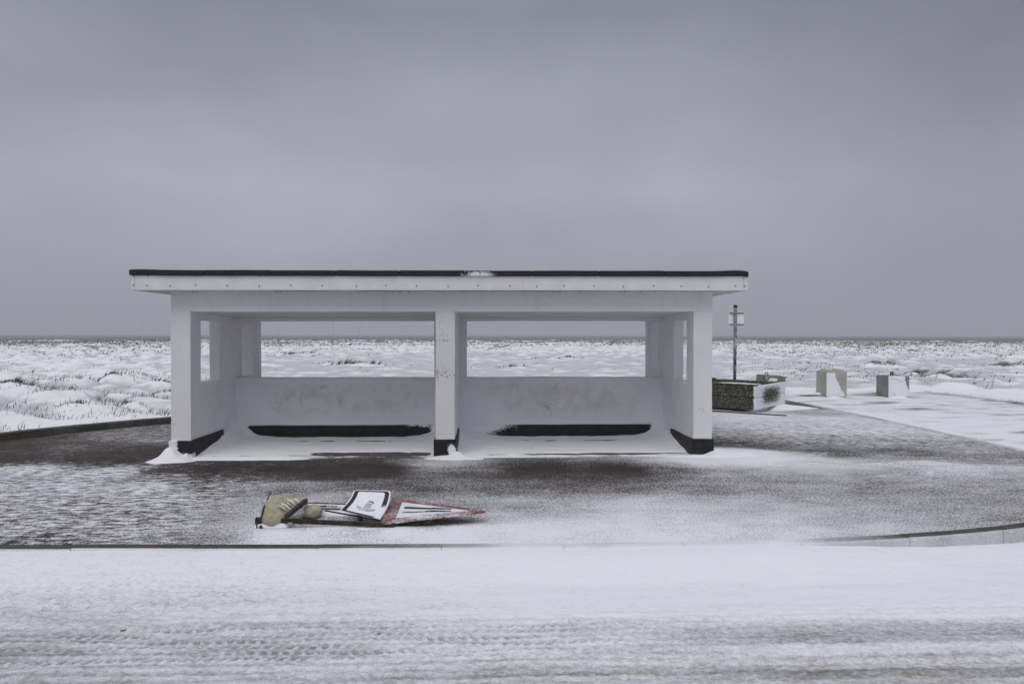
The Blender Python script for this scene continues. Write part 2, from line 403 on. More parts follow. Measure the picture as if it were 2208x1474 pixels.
def road_cover(X, Y):
    us = sorted(ROADPROF); xc = [gp(u, 1380, -.1).x for u in us]; cols = []
    for u in us:
        q = sorted((gp(u, v, -.1).y, c) for v, c in ((v_+4, c_-.10*(v_ > 1322)) for v_, c_ in ROADPROF[u])); cols.append(np.interp(Y, [a for a, _ in q], [c for _, c in q]))
    cols = np.stack(cols); t = np.interp(X, xc, np.arange(len(xc))); i = np.clip(t.astype(int), 0, len(xc)-2); f = t-i; f = f*f*(3-2*f); j = np.arange(len(X))
    c = cols[i, j]*(1-f)+cols[i+1, j]*f
    k = sm(5.6, 6.8, X)*sm(4.5, 6.5, Y)
    return c*(1-k)+k*idw(X, Y, SIDEPTS, 3.2, .6, 1.6) if k.max() > 0 else c
def tread(X, Y):
    band = sm(3.56, 3.60, Y)*(1-sm(4.03, 4.07, Y))*sm(-3.0, -1.9, X)*(1-.8*sm(-.2, 1.0, X))*(1-sm(1.0, 2.6, X))
    k = (Y-3.58)/.078; row = np.floor(k); fr = k-row
    ch = np.sin(2*math.pi*(X/.062+np.where(row % 2 > 0, fr*.55, -fr*.55)+row*.37))
    groove = np.exp(-((fr-.5)/.33)**4)
    brk = sm(-.25, .3, fbm(X*1.3, Y*9, 3, 5))
    return band*groove*sm(-.75, -.3, ch)*(.25+.75*brk), band
def crumbs(X, Y):
    w = sm(4.05, 4.3, Y)*(1-sm(4.6, 4.95, Y))*(1-.8*sm(-2.2, -.6, X))*(1-sm(-.4, .6, X)); n = fbm(X*12, Y*14, 3, 9)*2.1; n2 = fbm(X*12-.12, Y*14+.35, 3, 9)*2.1
    return w*np.clip(n-.12, 0, 1.1), w*np.clip(n2-.12, 0, 1)*(n < .25)
def road_z(X, Y):
    yf = yfront(np.minimum(X, 7.44)); side = sm(6.3, 8.0, X)*sm(5.0, 9.0, Y)
    z = -.115+.085*side
    z += bank(X)*sm(-.55, -.02, Y-yf)*(1-side)*(X < 7.6)
    z += .012*fbm(X*.6, Y*1.6, 3, 3)+.006*fbm(X*2.2, Y*9, 3, 6)
    z += .022*crumbs(X, Y)[0]
    lines = sm(.1, .5, np.sin(Y*2*math.pi/.078+1.2*fbm(X*.8, Y*2, 2, 4)))*sm(3.2, 3.4, Y)*(1-sm(4.1, 4.3, Y))
    z += .0075*lines*(.5+.8*np.clip(fbm(X*.7, Y*5, 3, 15)+.3, 0, 1))
    t, b = tread(X, Y); z -= .017*t
    z -= .010*bump(X, Y, 3.2, 3.93, 2.6, .13)+.012*bump(X, Y, 2.8, 3.48, 2.6, .06)
    z += .014*np.exp(-((Y-3.72-.02*X*.2)/.05)**2)*sm(.2, 1.6, X)*(.6+.6*fbm(X*3, Y*9, 2, 8))
    z += .012*np.clip(fbm(X*14, Y*16, 3, 12), -.1, 1)*sm(3.0, 3.3, Y)*(1-sm(4.1, 4.5, Y))
    under = (Y > yf+.10) & (X < 7.36)
    return np.where(under, -.32, z)
def road_snow(X, Y):
    c = road_cover(X, Y+.02*fbm(X*.8, Y*2, 3, 17))
    c = c+.20*fbm(X*.9, Y*8, 4, 2)*(1-sm(4.4, 4.8, Y)*.8)-.52*tread(X, Y)[0]+.22*tread(X, Y)[1]*(1-sm(.2, 1.5, X))  # tread grooves lose snow, and groove shade is painted in for contrast
    c = c+.11*np.sin(Y*2*math.pi/.078+1.2*fbm(X*.8, Y*2, 2, 4))*sm(3.25, 3.4, Y)*(1-sm(3.95, 4.15, Y))*(.3+.7*(1-sm(0, 1.5, X)))
    c = c-.22*crumbs(X, Y)[1]  # shade beside each crumb, put into the colour as lower snow cover
    far = sm(6.5, 9, Y)*sm(6, 8, X)
    c = c-far*(.85*sm(.10, .45, fbm(X*.55+Y*.15, Y*1.5, 4, 14))+.30*sm(.0, .4, fbm(X*.9, Y*2.4, 4, 19)))
    return c
def road_brown(X, Y): return np.clip(bump(X, Y, 1.6, 3.46, 1.8, .10)+.4*bump(X, Y, -1.93, 4.0, .14, .06)+.5*bump(X, Y, 2.2, 3.32, 1.2, .05), 0, 1)
xs = np.concatenate([np.arange(-16, -3.8, .25), np.arange(-3.8, 4.8, .0125), np.arange(4.8, 13.4, .07)])
ys = np.concatenate([np.arange(-8, 3.0, .3), np.arange(3.0, 5.5, .0105), np.arange(5.5, 19.0, .075)])
heightfield('road', xs, ys, road_z, ROAD, None, {'snow': road_snow, 'brown': road_brown}, 'structure')

# ------------------------------------------------------------------ the pavement
PAVEPTS = [(gp(u, v).x, gp(u, v).y, c) for (u, v, c) in [
    (20, 985, -.08), (150, 962, .18), (300, 935, .34), (340, 975, -.12), (230, 990, -.06), (100, 972, .08), (10, 960, -.08), (330, 948, .42), (200, 985, -.02), (270, 965, .08),
    (60, 1012, .70), (250, 1017, .74), (150, 1050, .66), (30, 1100, .50), (200, 1100, .54), (100, 1160, .40), (320, 1050, .72), (300, 1130, .52), (420, 1110, .54), (340, 1075, .58), (440, 1040, .30), (345, 1025, .45), (500, 1160, .52), (430, 1160, .48),
    (460, 1012, -.12), (600, 1012, -.10), (800, 1012, -.10), (380, 1012, -.08), (700, 1025, .04), (1000, 1010, .34), (960, 1000, .62), (1150, 1014, -.05), (1350, 1012, -.10), (1450, 1012, .28), (1250, 1030, .14),
    (520, 1050, .45), (650, 1045, .40), (900, 1050, .28), (1100, 1050, .26), (1300, 1050, .32), (1500, 1050, .40), (1700, 1055, .52), (1900, 1050, .45), (2150, 1060, .50),
    (530, 1100, .55), (720, 1080, .55), (1120, 1085, .55), (1080, 1110, .66), (1200, 1090, .62), (1400, 1090, .72), (1650, 1090, .64), (1850, 1100, .57), (2050, 1100, .53), (2190, 1110, .47),
    (600, 1150, 1.0), (720, 1145, 1.0), (860, 1148, 1.05), (1000, 1145, 1.02), (640, 1133, .48), (720, 1136, .42), (800, 1137, .40), (880, 1136, .42), (960, 1124, .42), (1010, 1114, .45), (700, 1145, .9), (560, 1150, .85), (1150, 1140, .98), (1300, 1145, .90), (1500, 1140, .84), (1700, 1140, .80), (1900, 1140, .68), (640, 1168, .9), (1000, 1168, .95), (1400, 1165, .98),  # lower cover beneath the sign: bare asphalt plus the sign's shadow painted in
    (1560, 985, 1.1), (1600, 975, 1.05), (1640, 990, 1.0), (1700, 1000, .80), (1500, 995, 1.0), (1470, 1000, .62), (1800, 1000, .72), (2000, 1003, .72), (2190, 1008, .6),
    (1570, 955, .18), (1650, 960, .26), (1800, 975, .30), (1950, 975, .30), (2120, 985, .35), (1700, 950, .45), (1900, 955, .48), (2050, 965, .5), (2190, 990, .40),
    (1560, 930, .60), (1700, 925, .68), (1850, 930, .70), (1560, 905, .72), (1700, 905, .72), (1800, 905, .74), (1900, 925, .72), (1650, 895, .8), (1740, 890, .55), (1720, 873, .12), (1780, 890, .60), (1600, 870, .6),
    (1750, 1030, .52), (1950, 1025, .52), (1600, 1020, .50)]]
def gx(u, v): p = gp(u, v); return p.x, p.y
def pave_snow(X, Y):
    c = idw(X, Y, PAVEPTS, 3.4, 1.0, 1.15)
    c = c+.10*fbm(X*1.1, Y*2.0, 3, 21)
    # thin wind-laid lines
    ln = np.exp(-((np.abs(fbm(X*.35, Y*2.4, 3, 23)))/.02)**2)*sm(2.5, 4, X)*(1-sm(9.0, 9.6, Y))
    c = c+.30*ln*sm(7, 8, Y)+.12*np.exp(-((c-.3)/.3)**2)*fbm(X*.8, Y*5, 4, 26)
    return .07+.88*c
def pave_streak(X, Y): return np.clip((1-sm(-3.1, -1.9, X))*(1-.5*sm(8.6, 9.0, Y))+.65*sm(2.9, 3.3, X)*sm(9.2, 9.9, Y)*(1-sm(12, 13, Y)), .10, 1)
def pave_moss(X, Y):
    a = gx(160, 1143); b = gx(1720, 873)
    return np.clip(sm(.35, .75, bump(X, Y, a[0], a[1], .16, .10)+.3*fbm(X*7, Y*9, 3, 33))+bump(X, Y, b[0], b[1], .5, .6)+.8*(1-sm(-4.6, -4.1, X))*sm(9, 9.7, Y)*sm(-.1, .4, fbm(X*1.2, Y*1.2, 2, 30)), 0, 1)
def pave_z(X, Y):
    c = pave_snow(X, Y)
    z = .012*sm(.35, 1.0, c)+.005*fbm(X*1.5, Y*3, 3, 24)
    a = gx(800, 1150)
    z += .035*bump(X, Y, a[0], a[1]+.05, .85, .16)
    return z-.006
xs = np.concatenate([np.arange(-10.4, -8.4, .1), np.arange(-8.4, 4.2, .03), np.arange(4.2, 7.40, .035)])
NT = 230; T = np.linspace(0, 1, NT)**1.25
X = np.repeat(xs, NT); y0 = yfront(xs)+.115; y1 = yback(xs)+.06
Y = (y0[:, None]+(y1-y0)[:, None]*T[None, :]).ravel()
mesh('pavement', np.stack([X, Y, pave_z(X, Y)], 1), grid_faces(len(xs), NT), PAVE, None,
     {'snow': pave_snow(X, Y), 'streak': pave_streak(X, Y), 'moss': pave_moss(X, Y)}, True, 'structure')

# ------------------------------------------------------------------ kerbs, stone by stone
def kerb_run(root, path, width, z0, z1, length, snowfn, gap=.006, inset=1):
    path = np.array(path, float); seg = np.hypot(*np.diff(path, axis=0).T); cum = np.concatenate([[0], np.cumsum(seg)])
    def at(s):
        p = np.array([np.interp(s, cum, path[:, 0]), np.interp(s, cum, path[:, 1])])
        q = np.array([np.interp(s+.02, cum, path[:, 0]), np.interp(s+.02, cum, path[:, 1])])-np.array([np.interp(s-.02, cum, path[:, 0]), np.interp(s-.02, cum, path[:, 1])])
        q /= np.linalg.norm(q)+1e-9; return p, np.array([-q[1], q[0]])*inset
    s = 0; k = 0
    while s < cum[-1]-.1:
        e_ = min(s+length, cum[-1]); n = 9; V = []; dz = random.uniform(-.004, .004); dd = random.uniform(-.004, .004)
        r = .012
        prof = [(0, z0), (0, z1-r*1.6), (r*.5, z1-r*.4), (r*1.8, z1), (width-r, z1), (width, z1-r), (width, z0)]
        for i in range(n):
            p, nn = at(s+gap+(e_-s-2*gap)*i/(n-1))
            for (w, z) in prof: q = p+nn*(w+dd); V.append((q[0], q[1], z+dz if z > z0 else z))
        m_ = len(prof); F = [(i*m_+j, i*m_+j+1, (i+1)*m_+j+1, (i+1)*m_+j) for i in range(n-1) for j in range(m_-1)]
        F += [tuple(range(m_-1, -1, -1)), tuple(range((n-1)*m_, n*m_))]
        V = np.array(V); w_ = np.tile([0, 0, .3, 1, 1, 1, 1], n)
        mesh('kerb_stone', V, F, KERB, root, {'snow': snowfn(V[:, 0], V[:, 1], V[:, 2], w_)})
        s = e_; k += 1
fk = thing('front_kerb', (0, 5.2, 0), 'front kerb of long stones between the snowy road and the pavement, curving away at the right', None, None, 'structure')
path = [(x, float(yfront(x))) for x in np.arange(-10.4, 5.0, .12)]
a0 = math.acos(min(1, (5.0-KX)/KR)); 
for a in np.linspace(-a0, -.0, 30)[1:]: path.append((KX+KR*math.cos(a)-.0, KY+KR*math.sin(a)))
path += [(7.49, y) for y in np.arange(9.9, 16.0, .3)]
def fk_snow(x, y, z, top):
    c = np.interp(x, [-4, -2.5, -1.9, -1.2, -.4, .3, 2.2, 2.9, 3.4, 4.0, 7], [-.12, -.10, -.02, .10, .42, .72, .80, .40, .10, .02, .05])
    face = np.interp(x, [-4, -1, 2, 3, 8], [.6, .8, .9, .60, .55])
    c = np.where(y > 7, .55, c)
    return np.where(top > .5, c, face)+.15*fbm(x*3, y*3, 2, 60)
kerb_run(fk, path, .115, -.16, .012, .915, fk_snow, .0018)
bk = thing('back_kerb', (0, 16, 0), 'back kerb of wet olive-brown edging stones between pavement and snowy dunes', None, None, 'structure')
def bk_snow(x, y, z, top): return np.where(x < 6.9, .12, .62+1.1*fbm(x*.55, y*.55, 3, 61))+.1*fbm(x*3, y*3, 2, 62)
kb = int(np.argmax(BACKS[:, 0] > 6.9)); kerb_run(bk, BACKS[8:kb+1], .15, -.16, .11, 1.0, bk_snow, .002, inset=1)
kerb_run(bk, BACKS[kb:], .15, -.16, .022, 1.0, bk_snow, .002, inset=1)

# ------------------------------------------------------------------ dunes, sea
def terr_amp(X, Y):
    d = np.hypot(X, Y); az = X/np.maximum(Y, 1)
    a = .13+.20*sm(36, 62, d)+.22*(1-sm(-.52, -.24, az))*sm(10, 13, d)*(1-sm(48, 70, d))+.09*sm(.42, .62, az)*sm(17, 22, d)*(1-sm(50, 70, d))
    return a
def terr_parts(X, Y):
    w1 = .35*fbm(X*.35, Y*.35, 2, 70); w2 = .35*fbm(X*.3+9, Y*.3, 2, 71)
    n1 = perlin(X*.34+w1, Y*.42+w2, 72); n2 = perlin(X*.85+w2+.25*n1, Y*1.05+w1, 74); n3 = perlin(X*.12, Y*.12, 76)
    return n1, n2, n3
def terr(X, Y, dist=None):
    n1, n2, n3 = terr_parts(X, Y); a = terr_amp(X, Y)
    if dist is None: dist = inside_dist(X, Y)
    near = sm(.05, 2.2, dist)
    h = a*(1.05*np.sqrt(np.abs(n1)+.01)+.95*np.sqrt(np.abs(n2)+.004)+.28*fbm(X*1.9, Y*2.6, 3, 77)-.75)+.5*a*n3
    h += .02*fbm(X*1.2, Y*3.5, 3, 78)
    dd = np.hypot(X, Y); h = h-.10*sm(18, 34, dd)*(1-sm(60, 110, dd))
    return .055+near*(h+.03)
def crest_of(x, y, d):
    """1 along the ridge lines of the hummocks"""
    e = .10+.0035*d; q = np.full(np.shape(x), 9.0)
    h0 = terr(x, y, q); s_ = (terr(x, y+e, q)-terr(x, y-e, q))/(2*e); c_ = (terr(x, y+e, q)+terr(x, y-e, q)-2*h0)/e**2
    return np.exp(-(s_/.13)**2)*sm(.0, -.35, c_)
th = np.radians(np.concatenate([np.arange(-64, -40, .4), np.arange(-40, 43.0, .09), np.arange(43, 66, .4)])); NR = 560
rr = 7.5*(185/7.5)**(np.linspace(0, 1, NR))
TH, RR = np.meshgrid(th, rr, indexing='ij'); X = (np.sin(TH)*RR).ravel(); Y = (np.cos(TH)*RR).ravel()
D = inside_dist(X, Y); Z = terr(X, Y, D)
Z = np.where(D < .03, -.6, Z)
edge = sm(172, 185, RR.ravel()); Z = Z-edge*3.6
n1, n2, n3 = terr_parts(X, Y)
far = sm(60, 130, np.hypot(X, Y))
gat = fbm(X*.05, Y*.06, 3, 80)
dd_ = np.hypot(X, Y)
dd_ = np.hypot(X, Y); az_ = X/np.maximum(Y, 1)
cr = crest_of(X, Y, dd_)
g2 = fbm(X*.09, Y*.1, 3, 84)
gr_at = .10*far+(np.exp(-(n2/.06)**2)*.45+cr*.62)*sm(-.2, .25, g2+.35*far)*(.30+.60*sm(35, 75, dd_))+.40*far*sm(-.05, .3, gat)+.24*sm(80, 150, dd_)
gr_at = gr_at+.30*np.exp(-((D-.0)/.25)**2)*sm(8, 9, X)
thin = 1.10-1.20*np.abs(n2)-.55*np.abs(n1)+.22*sm(17, 24, dd_)*(1-sm(45, 70, dd_))*(1-sm(-.35, -.5, az_))
thin = thin*sm(.2, 2.5, D)
F = grid_faces(len(th), NR); keep = (D[F] > -.25).any(1)
mesh('dune_ground', np.stack([X, Y, Z], 1), F[keep], DUNE, None, {'grass': gr_at, 'thin': thin}, True, 'structure')
mesh('sea', [(-12000, 150, -3), (12000, 150, -3), (12000, 14000, -3), (-12000, 14000, -3)], [(0, 1, 2, 3)], SEA, None, None, False, 'structure')

# ---- grass blades
def blades(name, px_, py_, hgt, wid, lean, tint, parent=None, kind='stuff', z=None, spread=.5):
    n = len(px_); pz = terr(px_, py_)-.03 if z is None else z
    ang = RNG.uniform(0, 2*math.pi, n); wx = np.cos(ang)*wid; wy = np.sin(ang)*wid*.4
    lx = lean*hgt*RNG.uniform(.5, 1.4, n)+hgt*RNG.normal(0, spread*.5, n); ly = hgt*RNG.normal(0, spread*.4, n)
    b = np.stack([px_, py_, pz], 1); V = np.zeros((n, 5, 3))
    V[:, 0] = b-np.stack([wx, wy, 0*wx], 1); V[:, 1] = b+np.stack([wx, wy, 0*wx], 1)
    mid = b+np.stack([lx*.35, ly*.35, hgt*.6], 1); V[:, 2] = mid+np.stack([wx, wy, 0*wx], 1)*.7; V[:, 3] = mid-np.stack([wx, wy, 0*wx], 1)*.7
    V[:, 4] = b+np.stack([lx, ly, hgt*RNG.uniform(.75, 1, n)], 1)
    o = np.arange(n)*5
    tri = np.concatenate([np.stack([o, o+1, o+2], 1), np.stack([o, o+2, o+3], 1), np.stack([o+3, o+2, o+4], 1)])
    return mesh(name, V.reshape(-1, 3), tri, GRASS, parent, {'tint': np.repeat(tint, 5)}, False, kind)
def scatter(n, rmin, rmax, tmin, tmax):
    t = np.radians(RNG.uniform(tmin, tmax, n)); r = rmin*(rmax/rmin)**RNG.uniform(0, 1, n)
    return np.sin(t)*r, np.cos(t)*r
x, y = scatter(420000, 9, 34, -42, 44); d = inside_dist(x, y); n1, n2, n3 = terr_parts(x, y)
leftz = 1-sm(-5.0, -3.0, x*12/y)
rightz = sm(8.5, 12, x*18/y)
crest = .7*np.exp(-(n2/.06)**2)+.4*np.exp(-(n1/.05)**2)+.6*crest_of(x, y, np.hypot(x, y))
p = crest*sm(.02, .26, fbm(x*.28, y*.8, 3, 82)+.05*leftz)*(leftz*(1-sm(19, 24, y)*.8)+.30*rightz*sm(19, 21, y)+.01)
rows = np.exp(-(fbm(x*.16, y*.55, 3, 86)/.045)**2)*sm(-.1, .2, fbm(x*.7, y*.7, 2, 87))
p = np.clip(p+.55*rows*leftz*(1-sm(17, 24, y))+.02*leftz*sm(.15, .4, fbm(x*.9, y*.9, 2, 83)), 0, 1)*(d > .15)
k = RNG.uniform(0, 1, len(x)) < p*.75; x, y = x[k], y[k]
blades('marram_grass', x, y, RNG.uniform(.05, .19, len(x)), .0035+.00030*y, np.where(x > 0, 1.1, .45), RNG.uniform(0.1, 1, len(x)))
x, y = scatter(600000, 24, 172, -42, 44); n1, n2, n3 = terr_parts(x, y); dd = np.hypot(x, y); az = x/y
lee = .45*np.exp(-((n2-.05)/.055)**2)+.9*crest_of(x, y, dd)
p = lee*sm(-.02, .26, 1.5*fbm(x*.055, y*.075, 4, 84)+.14*sm(50, 110, dd)+.14*sm(.45, .6, az)+.10*sm(-.4, -.55, az))*(.012+.22*sm(.35, .5, az)+.26*sm(-.3, -.45, az)+.95*sm(46, 72, dd))
k = RNG.uniform(0, 1, len(x)) < p*.55; x, y, dd = x[k], y[k], dd[k]
blades('dune_grass', x, y, RNG.uniform(.05, .24, len(x))*(.6+.5*sm(40, 110, dd)), .008+.00062*dd, np.full(len(x), .9), RNG.uniform(0, .7, len(x)), None, 'stuff', None, 1.0)

def tussock(u, v, wide, high, n, label, lean=.8, dark=.3, arch=0):
    p = gp(u, v, .0); zc = float(terr(np.array([p.x]), np.array([p.y]))[0])
    t = thing('grass_tussock', (p.x, p.y, zc), label, 'grass tussock', 'marram tussocks standing out of the snow')
    x = p.x+RNG.normal(0, wide*.5, n); y = p.y+RNG.normal(0, wide*.22, n)
    ci = np.round((x-p.x)/(wide*.30)); x = x*.30+(ci*wide*.30+p.x)*.70; hv = .45+.75*np.mod(np.abs(ci*37.7+u*.13), 1.0)
    z = terr(x, y)-.04
    blades('blade', x, y, high*hv*RNG.uniform(.4, 1.1, n), .003+.0003*p.y, np.full(n, lean), RNG.uniform(0, dark, n), t, 'stuff', z)
    # wind-packed snow apron at its foot
    a = np.linspace(0, 2*math.pi, 28); V = [(p.x, p.y, zc+high*.22)]; F = []
    for j, q in enumerate((.35, .7, 1.0)):
        for w in a[:-1]:
            X_ = p.x+math.cos(w)*wide*1.25*q+.15*wide*q; Y_ = p.y-wide*.25+math.sin(w)*wide*.62*q
            g = float(terr(np.array([X_]), np.array([Y_]))[0]); V.append((X_, Y_, g+high*(.20*(1-q*q))-(.03 if q == 1 else 0)))
    nn = 27
    for i in range(nn): F.append((0, 1+i, 1+(i+1) % nn))
    for j in range(2):
        for i in range(nn): F.append((1+j*nn+i, 1+(j+1)*nn+i, 1+(j+1)*nn+(i+1) % nn, 1+j*nn+(i+1) % nn))
    mesh('snow_apron', V, F, SNOWM, t, None, True)
    return t
tussock(772, 787, 1.15, .42, 520, 'dark ragged tussock on a snow mound, largest seen through the left shelter opening', .7)
tussock(628, 766, .9, .40, 300, 'small dark tussock near the left edge of the left shelter opening', .7)
tussock(657, 765, .7, .32, 200, 'low dark tussock just right of another in the left part of the left opening', .8)
tussock(700, 785, .6, .20, 160, 'thin low tussock in flat snow left of the largest dark tussock', .8)
tussock(1105, 793, .55, .26, 180, 'small tussock with a snow apron nearest the sill in the right shelter opening', .8)
tussock(1170, 772, .9, .22, 220, 'long low grey tussock in the middle of the right shelter opening', .8)
tussock(1228, 772, .8, .24, 220, 'low tussock with a ragged crest, right of the long one in the right opening', .8)
tussock(1318, 744, 1.3, .45, 240, 'far dark tussock near the horizon in the right part of the right opening', .8)
tussock(1733, 787, .4, .16, 120, 'single tiny dark tussock in smooth snow above the left gap between the concrete blocks', 1.1)
tussock(1888, 792, 1.0, .34, 420, 'bent dark tussock on the snow bank above the small looped block', 1.5, .5)
tussock(1973, 808, .5, .34, 260, 'dark tussock leaning right beside the upper right corner of the small looped block', 1.6, .5)
tussock(2165, 792, 1.1, .45, 460, 'broad wind-bent tussock near the right edge of the photo', 1.5, .6)
tussock(2035, 822, .9, .42, 480, 'loose grey-brown tussock on the bank between the small block and the bare stems', 1.4, .8)
tussock(24, 853, .40, .24, 420, 'thick olive tussock at the far left edge of the photo', .5, .5)
tussock(56, 848, .22, .26, 300, 'dark rounded tussock beside the thick olive one at far left', .5, .25)
tussock(232, 845, .30, .20, 240, 'short green tussock midway between the left edge and the shelter', .5, .7)
tussock(352, 842, .26, .20, 260, 'green tussock on a snow mound right beside the left pillar of the shelter', .5, .7)
tussock(150, 905, .22, .17, 300, 'olive tuft in the second snow row above the left kerb', .3, .8)
tussock(275, 893, .30, .12, 260, 'low straw-brown tussock in the snow left of the left pillar', .3, 1.)

# bare stems at the right
p = gp(2138, 848, .0)
st = thing('dry_plant', (p.x, p.y, .05), 'bare branching dead stems poking out of the snow at right beyond the far kerb', 'dead plant')
for (du, h, lx, br) in [(0, .50, .10, 3), (-14, .30, .12, 1), (40, .14, -.03, 1), (60, .18, .08, 0), (-32, .12, .05, 0)]:
    bx = p.x+du*p.y/1472; P0 = Vector((bx, p.y, .03)); parts = [tube([P0, P0+Vector((lx*.3, .02, h*.5)), P0+Vector((lx, .03, h))], [.006, .005, .003], 5)]
    for j in range(br):
        q = P0+Vector((lx*(.25+.2*j), .02, h*(.35+.2*j))); s_ = -1 if j % 2 else 1
        parts.append(tube([q, q+Vector((s_*.06, .01, .09)), q+Vector((s_*.08, .01, .16))], [.004, .003, .002], 5))
    V, F = join(parts); mesh('stem', V, F, STEM, st)

# ------------------------------------------------------------------ the shelter
Y0, YB, YB2, YR = 8.90, 10.47, 10.70, 11.65
XL, XLI, XRI, XR = -4.05, -3.80, 2.72, 2.97
MX0, MX1 = -.668, -.418
sh = thing('shelter', ((XL+XR)/2, Y0, 0), 'white open-sided seafront shelter with flat black-edged roof, standing on the pavement', 'shelter')
def lean(P):            # the roof falls a little towards the left
    P = P.copy(); P[:, 2] += .0030*(P[:, 0]-3.0)*sm(.95, 1.9, P[:, 2]); return P
def wall_attr(P):
    x, y, z = P[:, 0], P[:, 1], P[:, 2]
    in_bay = (y > 9.0) & (y < YB+.02) & (x > XLI-.02) & (x < XRI+.02)
    dc = np.minimum.reduce([np.abs(x-XLI), np.abs(x-XRI), np.abs(x-MX0), np.abs(x-MX1)])
    db = np.abs(YB-y)
    wl = np.where(np.abs(x-XLI) == dc, .50, np.where(np.abs(x-MX1) == dc, .62, .36))
    cor = np.exp(-(np.maximum(dc, db)/(wl*1.05))**2.2)*(1-sm(.35, 1.0, z))*1.7
    cor = cor*np.where(np.abs(x-MX0) == dc, .75, 1)+np.where(db > .06, .55*(1-sm(.24, .55, z))*sm(9.2, 9.9, y), 0)
    lip = .85*(1-sm(.24, .33, z))*(z > .2)*np.where(db < .05, 1., .6)
    fr = (y < Y0+.05)*np.exp(-(z-.235)/.02)*(z > .2)*.9
    s_ = np.where(in_bay, np.maximum(cor, lip), 0)+fr
    s_ = s_+.06*fbm(x*4+y*4, z*4, 3, 90)
    dirt = np.where(in_bay & (db < .05), sm(.3, .5, z)*(1-sm(.72, .92, z))*(1-np.exp(-(dc/.5)**2)), .10)
    dirt = np.maximum(dirt, .55*sm(2.02, 2.15, z)*(z > 1.9)*(y < 9.0)*.7)
    chip = np.where((y < 9.0) & (np.abs(x+.54) < .2), .34*np.exp(-((z-1.08)/.06)**2)+.28*np.exp(-((z-1.58)/.07)**2)+.12*np.exp(-((z-1.33)/.2)**2), 0)
    chip = np.maximum(chip, .26*sm(2.10, 2.165, z)*(y < 9.0)); chip = np.maximum(chip, np.where(in_bay & (db < .05), .14*np.exp(-((z-.5)/.16)**2), 0))
    return {'snow': s_, 'dirt': dirt, 'chip': chip}
J = .0035
def W_(name, specs, label=None):
    o = boxes(name, specs, PAINT, sh, .07, .006, J, wall_attr)
    if label: o['label'] = label
    return o
PT = 1.905
W_('pillar', [((XL, Y0, 0), (XLI, 9.22, PT), 'z-z+')])
W_('pillar', [((XRI, Y0, 0), (XR, 9.22, PT), 'z-z+')])
W_('dividing_wall', [((MX0, Y0, 0), (MX1, YB, PT), 'z-z+y+')], 'middle pillar and dividing wall with chipped paint')
W_('front_lintel', [((XL, Y0, PT), (XR, 9.16, 2.176), 'z+')])
for (a, b, outer) in ((-3.94, XLI, XL), (XRI, 2.86, XR)):
    W_('side_wall', [((a, 9.22, 0), (b, YB, .95), 'z-y-y+'), ((a, 9.845, .95), (b, YB, 1.80), 'z-z+y+'), ((a, 9.22, 1.80), (b, YB, 2.176), 'z+y-y+')])
    lo, hi = min(b if outer < 0 else a, outer), max(b if outer < 0 else a, outer)
    W_('rear_side_wall', [((lo, YB, 0), (hi, YR, .95), 'z-y-'), ((lo, YB, .95), (hi, 10.75, 1.80), 'z-z+y-'), ((lo, 11.28, .95), (hi, YR, 1.80), 'z-z+'), ((lo, YB, 1.80), (hi, YR, 2.176), 'z+y-')])
W_('back_wall', [((XLI, YB, 0), (XRI, YB2, .935), 'z-x-x+')], 'low back wall with yellowed damp stains')
W_('back_lintel', [((XLI, YB, 1.815), (XRI, YB2, 2.176), 'z+x-x+')])
bp0, bp1 = wp(936.4, 760, YB).x, wp(1006, 760, YB).x
W_('back_pier', [((bp0, YB+.004, .935), (bp1, YB2-.004, 1.815), 'z-z+')])
W_('rear_lintel', [((XLI, 11.42, PT), (XRI, YR, 2.176), 'z+x-x+')])
def slab(name, x0, x1, ya, za, yb, zb, t, mat):
    V = lean(np.array([(x0, ya, za), (x1, ya, za), (x1, yb, zb), (x0, yb, zb), (x0, ya, za+t), (x1, ya, za+t), (x1, yb, zb+t), (x0, yb, zb+t)]))
    return mesh(name, V, [(0, 3, 2, 1), (4, 5, 6, 7), (0, 1, 5, 4), (1, 2, 6, 5), (2, 3, 7, 6), (3, 0, 4, 7)], mat, sh)
slab('ceiling', XLI, XRI, 9.165, 1.912, YB-.002, 1.862, .1, CEIL)
slab('rear_ceiling', XLI, XRI, YB2+.002, 1.93, 11.415, 1.93, .1, CEIL)
# plinth pieces
def plinth_attr(P):
    x, y, z = P[:, 0], P[:, 1], P[:, 2]
    dc = np.minimum.reduce([np.abs(x-XLI), np.abs(x-XRI), np.abs(x-MX0), np.abs(x-MX1)]); db = np.abs(YB-y)
    s_ = np.where(db < .06, 1.5*np.exp(-(dc/.17)**2), np.where(y > 9.3, 1.4*sm(9.85, 10.1, y), 0))
    s_ = np.where((np.abs(x-MX1) < .9) & (x > MX1) & (db < .06), np.maximum(s_, 1.05*np.exp(-((x-MX1)/.55)**2)+.35*sm(.1, .2, z)*np.exp(-((x-MX1-.5)/.6)**2)), s_)
    s_ = s_+np.where((db < .06), .30*sm(.12, .2, z)*np.exp(-((x+1.05)/.25)**2)*sm(-.1, .3, fbm(x*6, z*12, 3, 91))*2, 0)
    # left pillar: packed snow on its outer half; middle pillar: patch on the right of the front
    front = y < 9.0
    s_ = s_+np.where(front & (x < -3.70), 1.3*sm(-3.90, -4.05, x+.10*(z-.12))+1.2*(1-sm(.02, .09+.0*z, z-.10*sm(-3.9, -4.08, x))), 0)
    s_ = s_+np.where(front & (np.abs(x-(-.44)) < .2), 1.2*bump(x, z, -.455, .10, .05, .08), 0)
    s_ = s_+np.where(front & (x > 2.6), .45*(1-sm(.0, .06, z)), 0)
    return {'snow': s_+.12*fbm(x*9+y*9, z*9, 3, 92)+.04}
PJ = .022
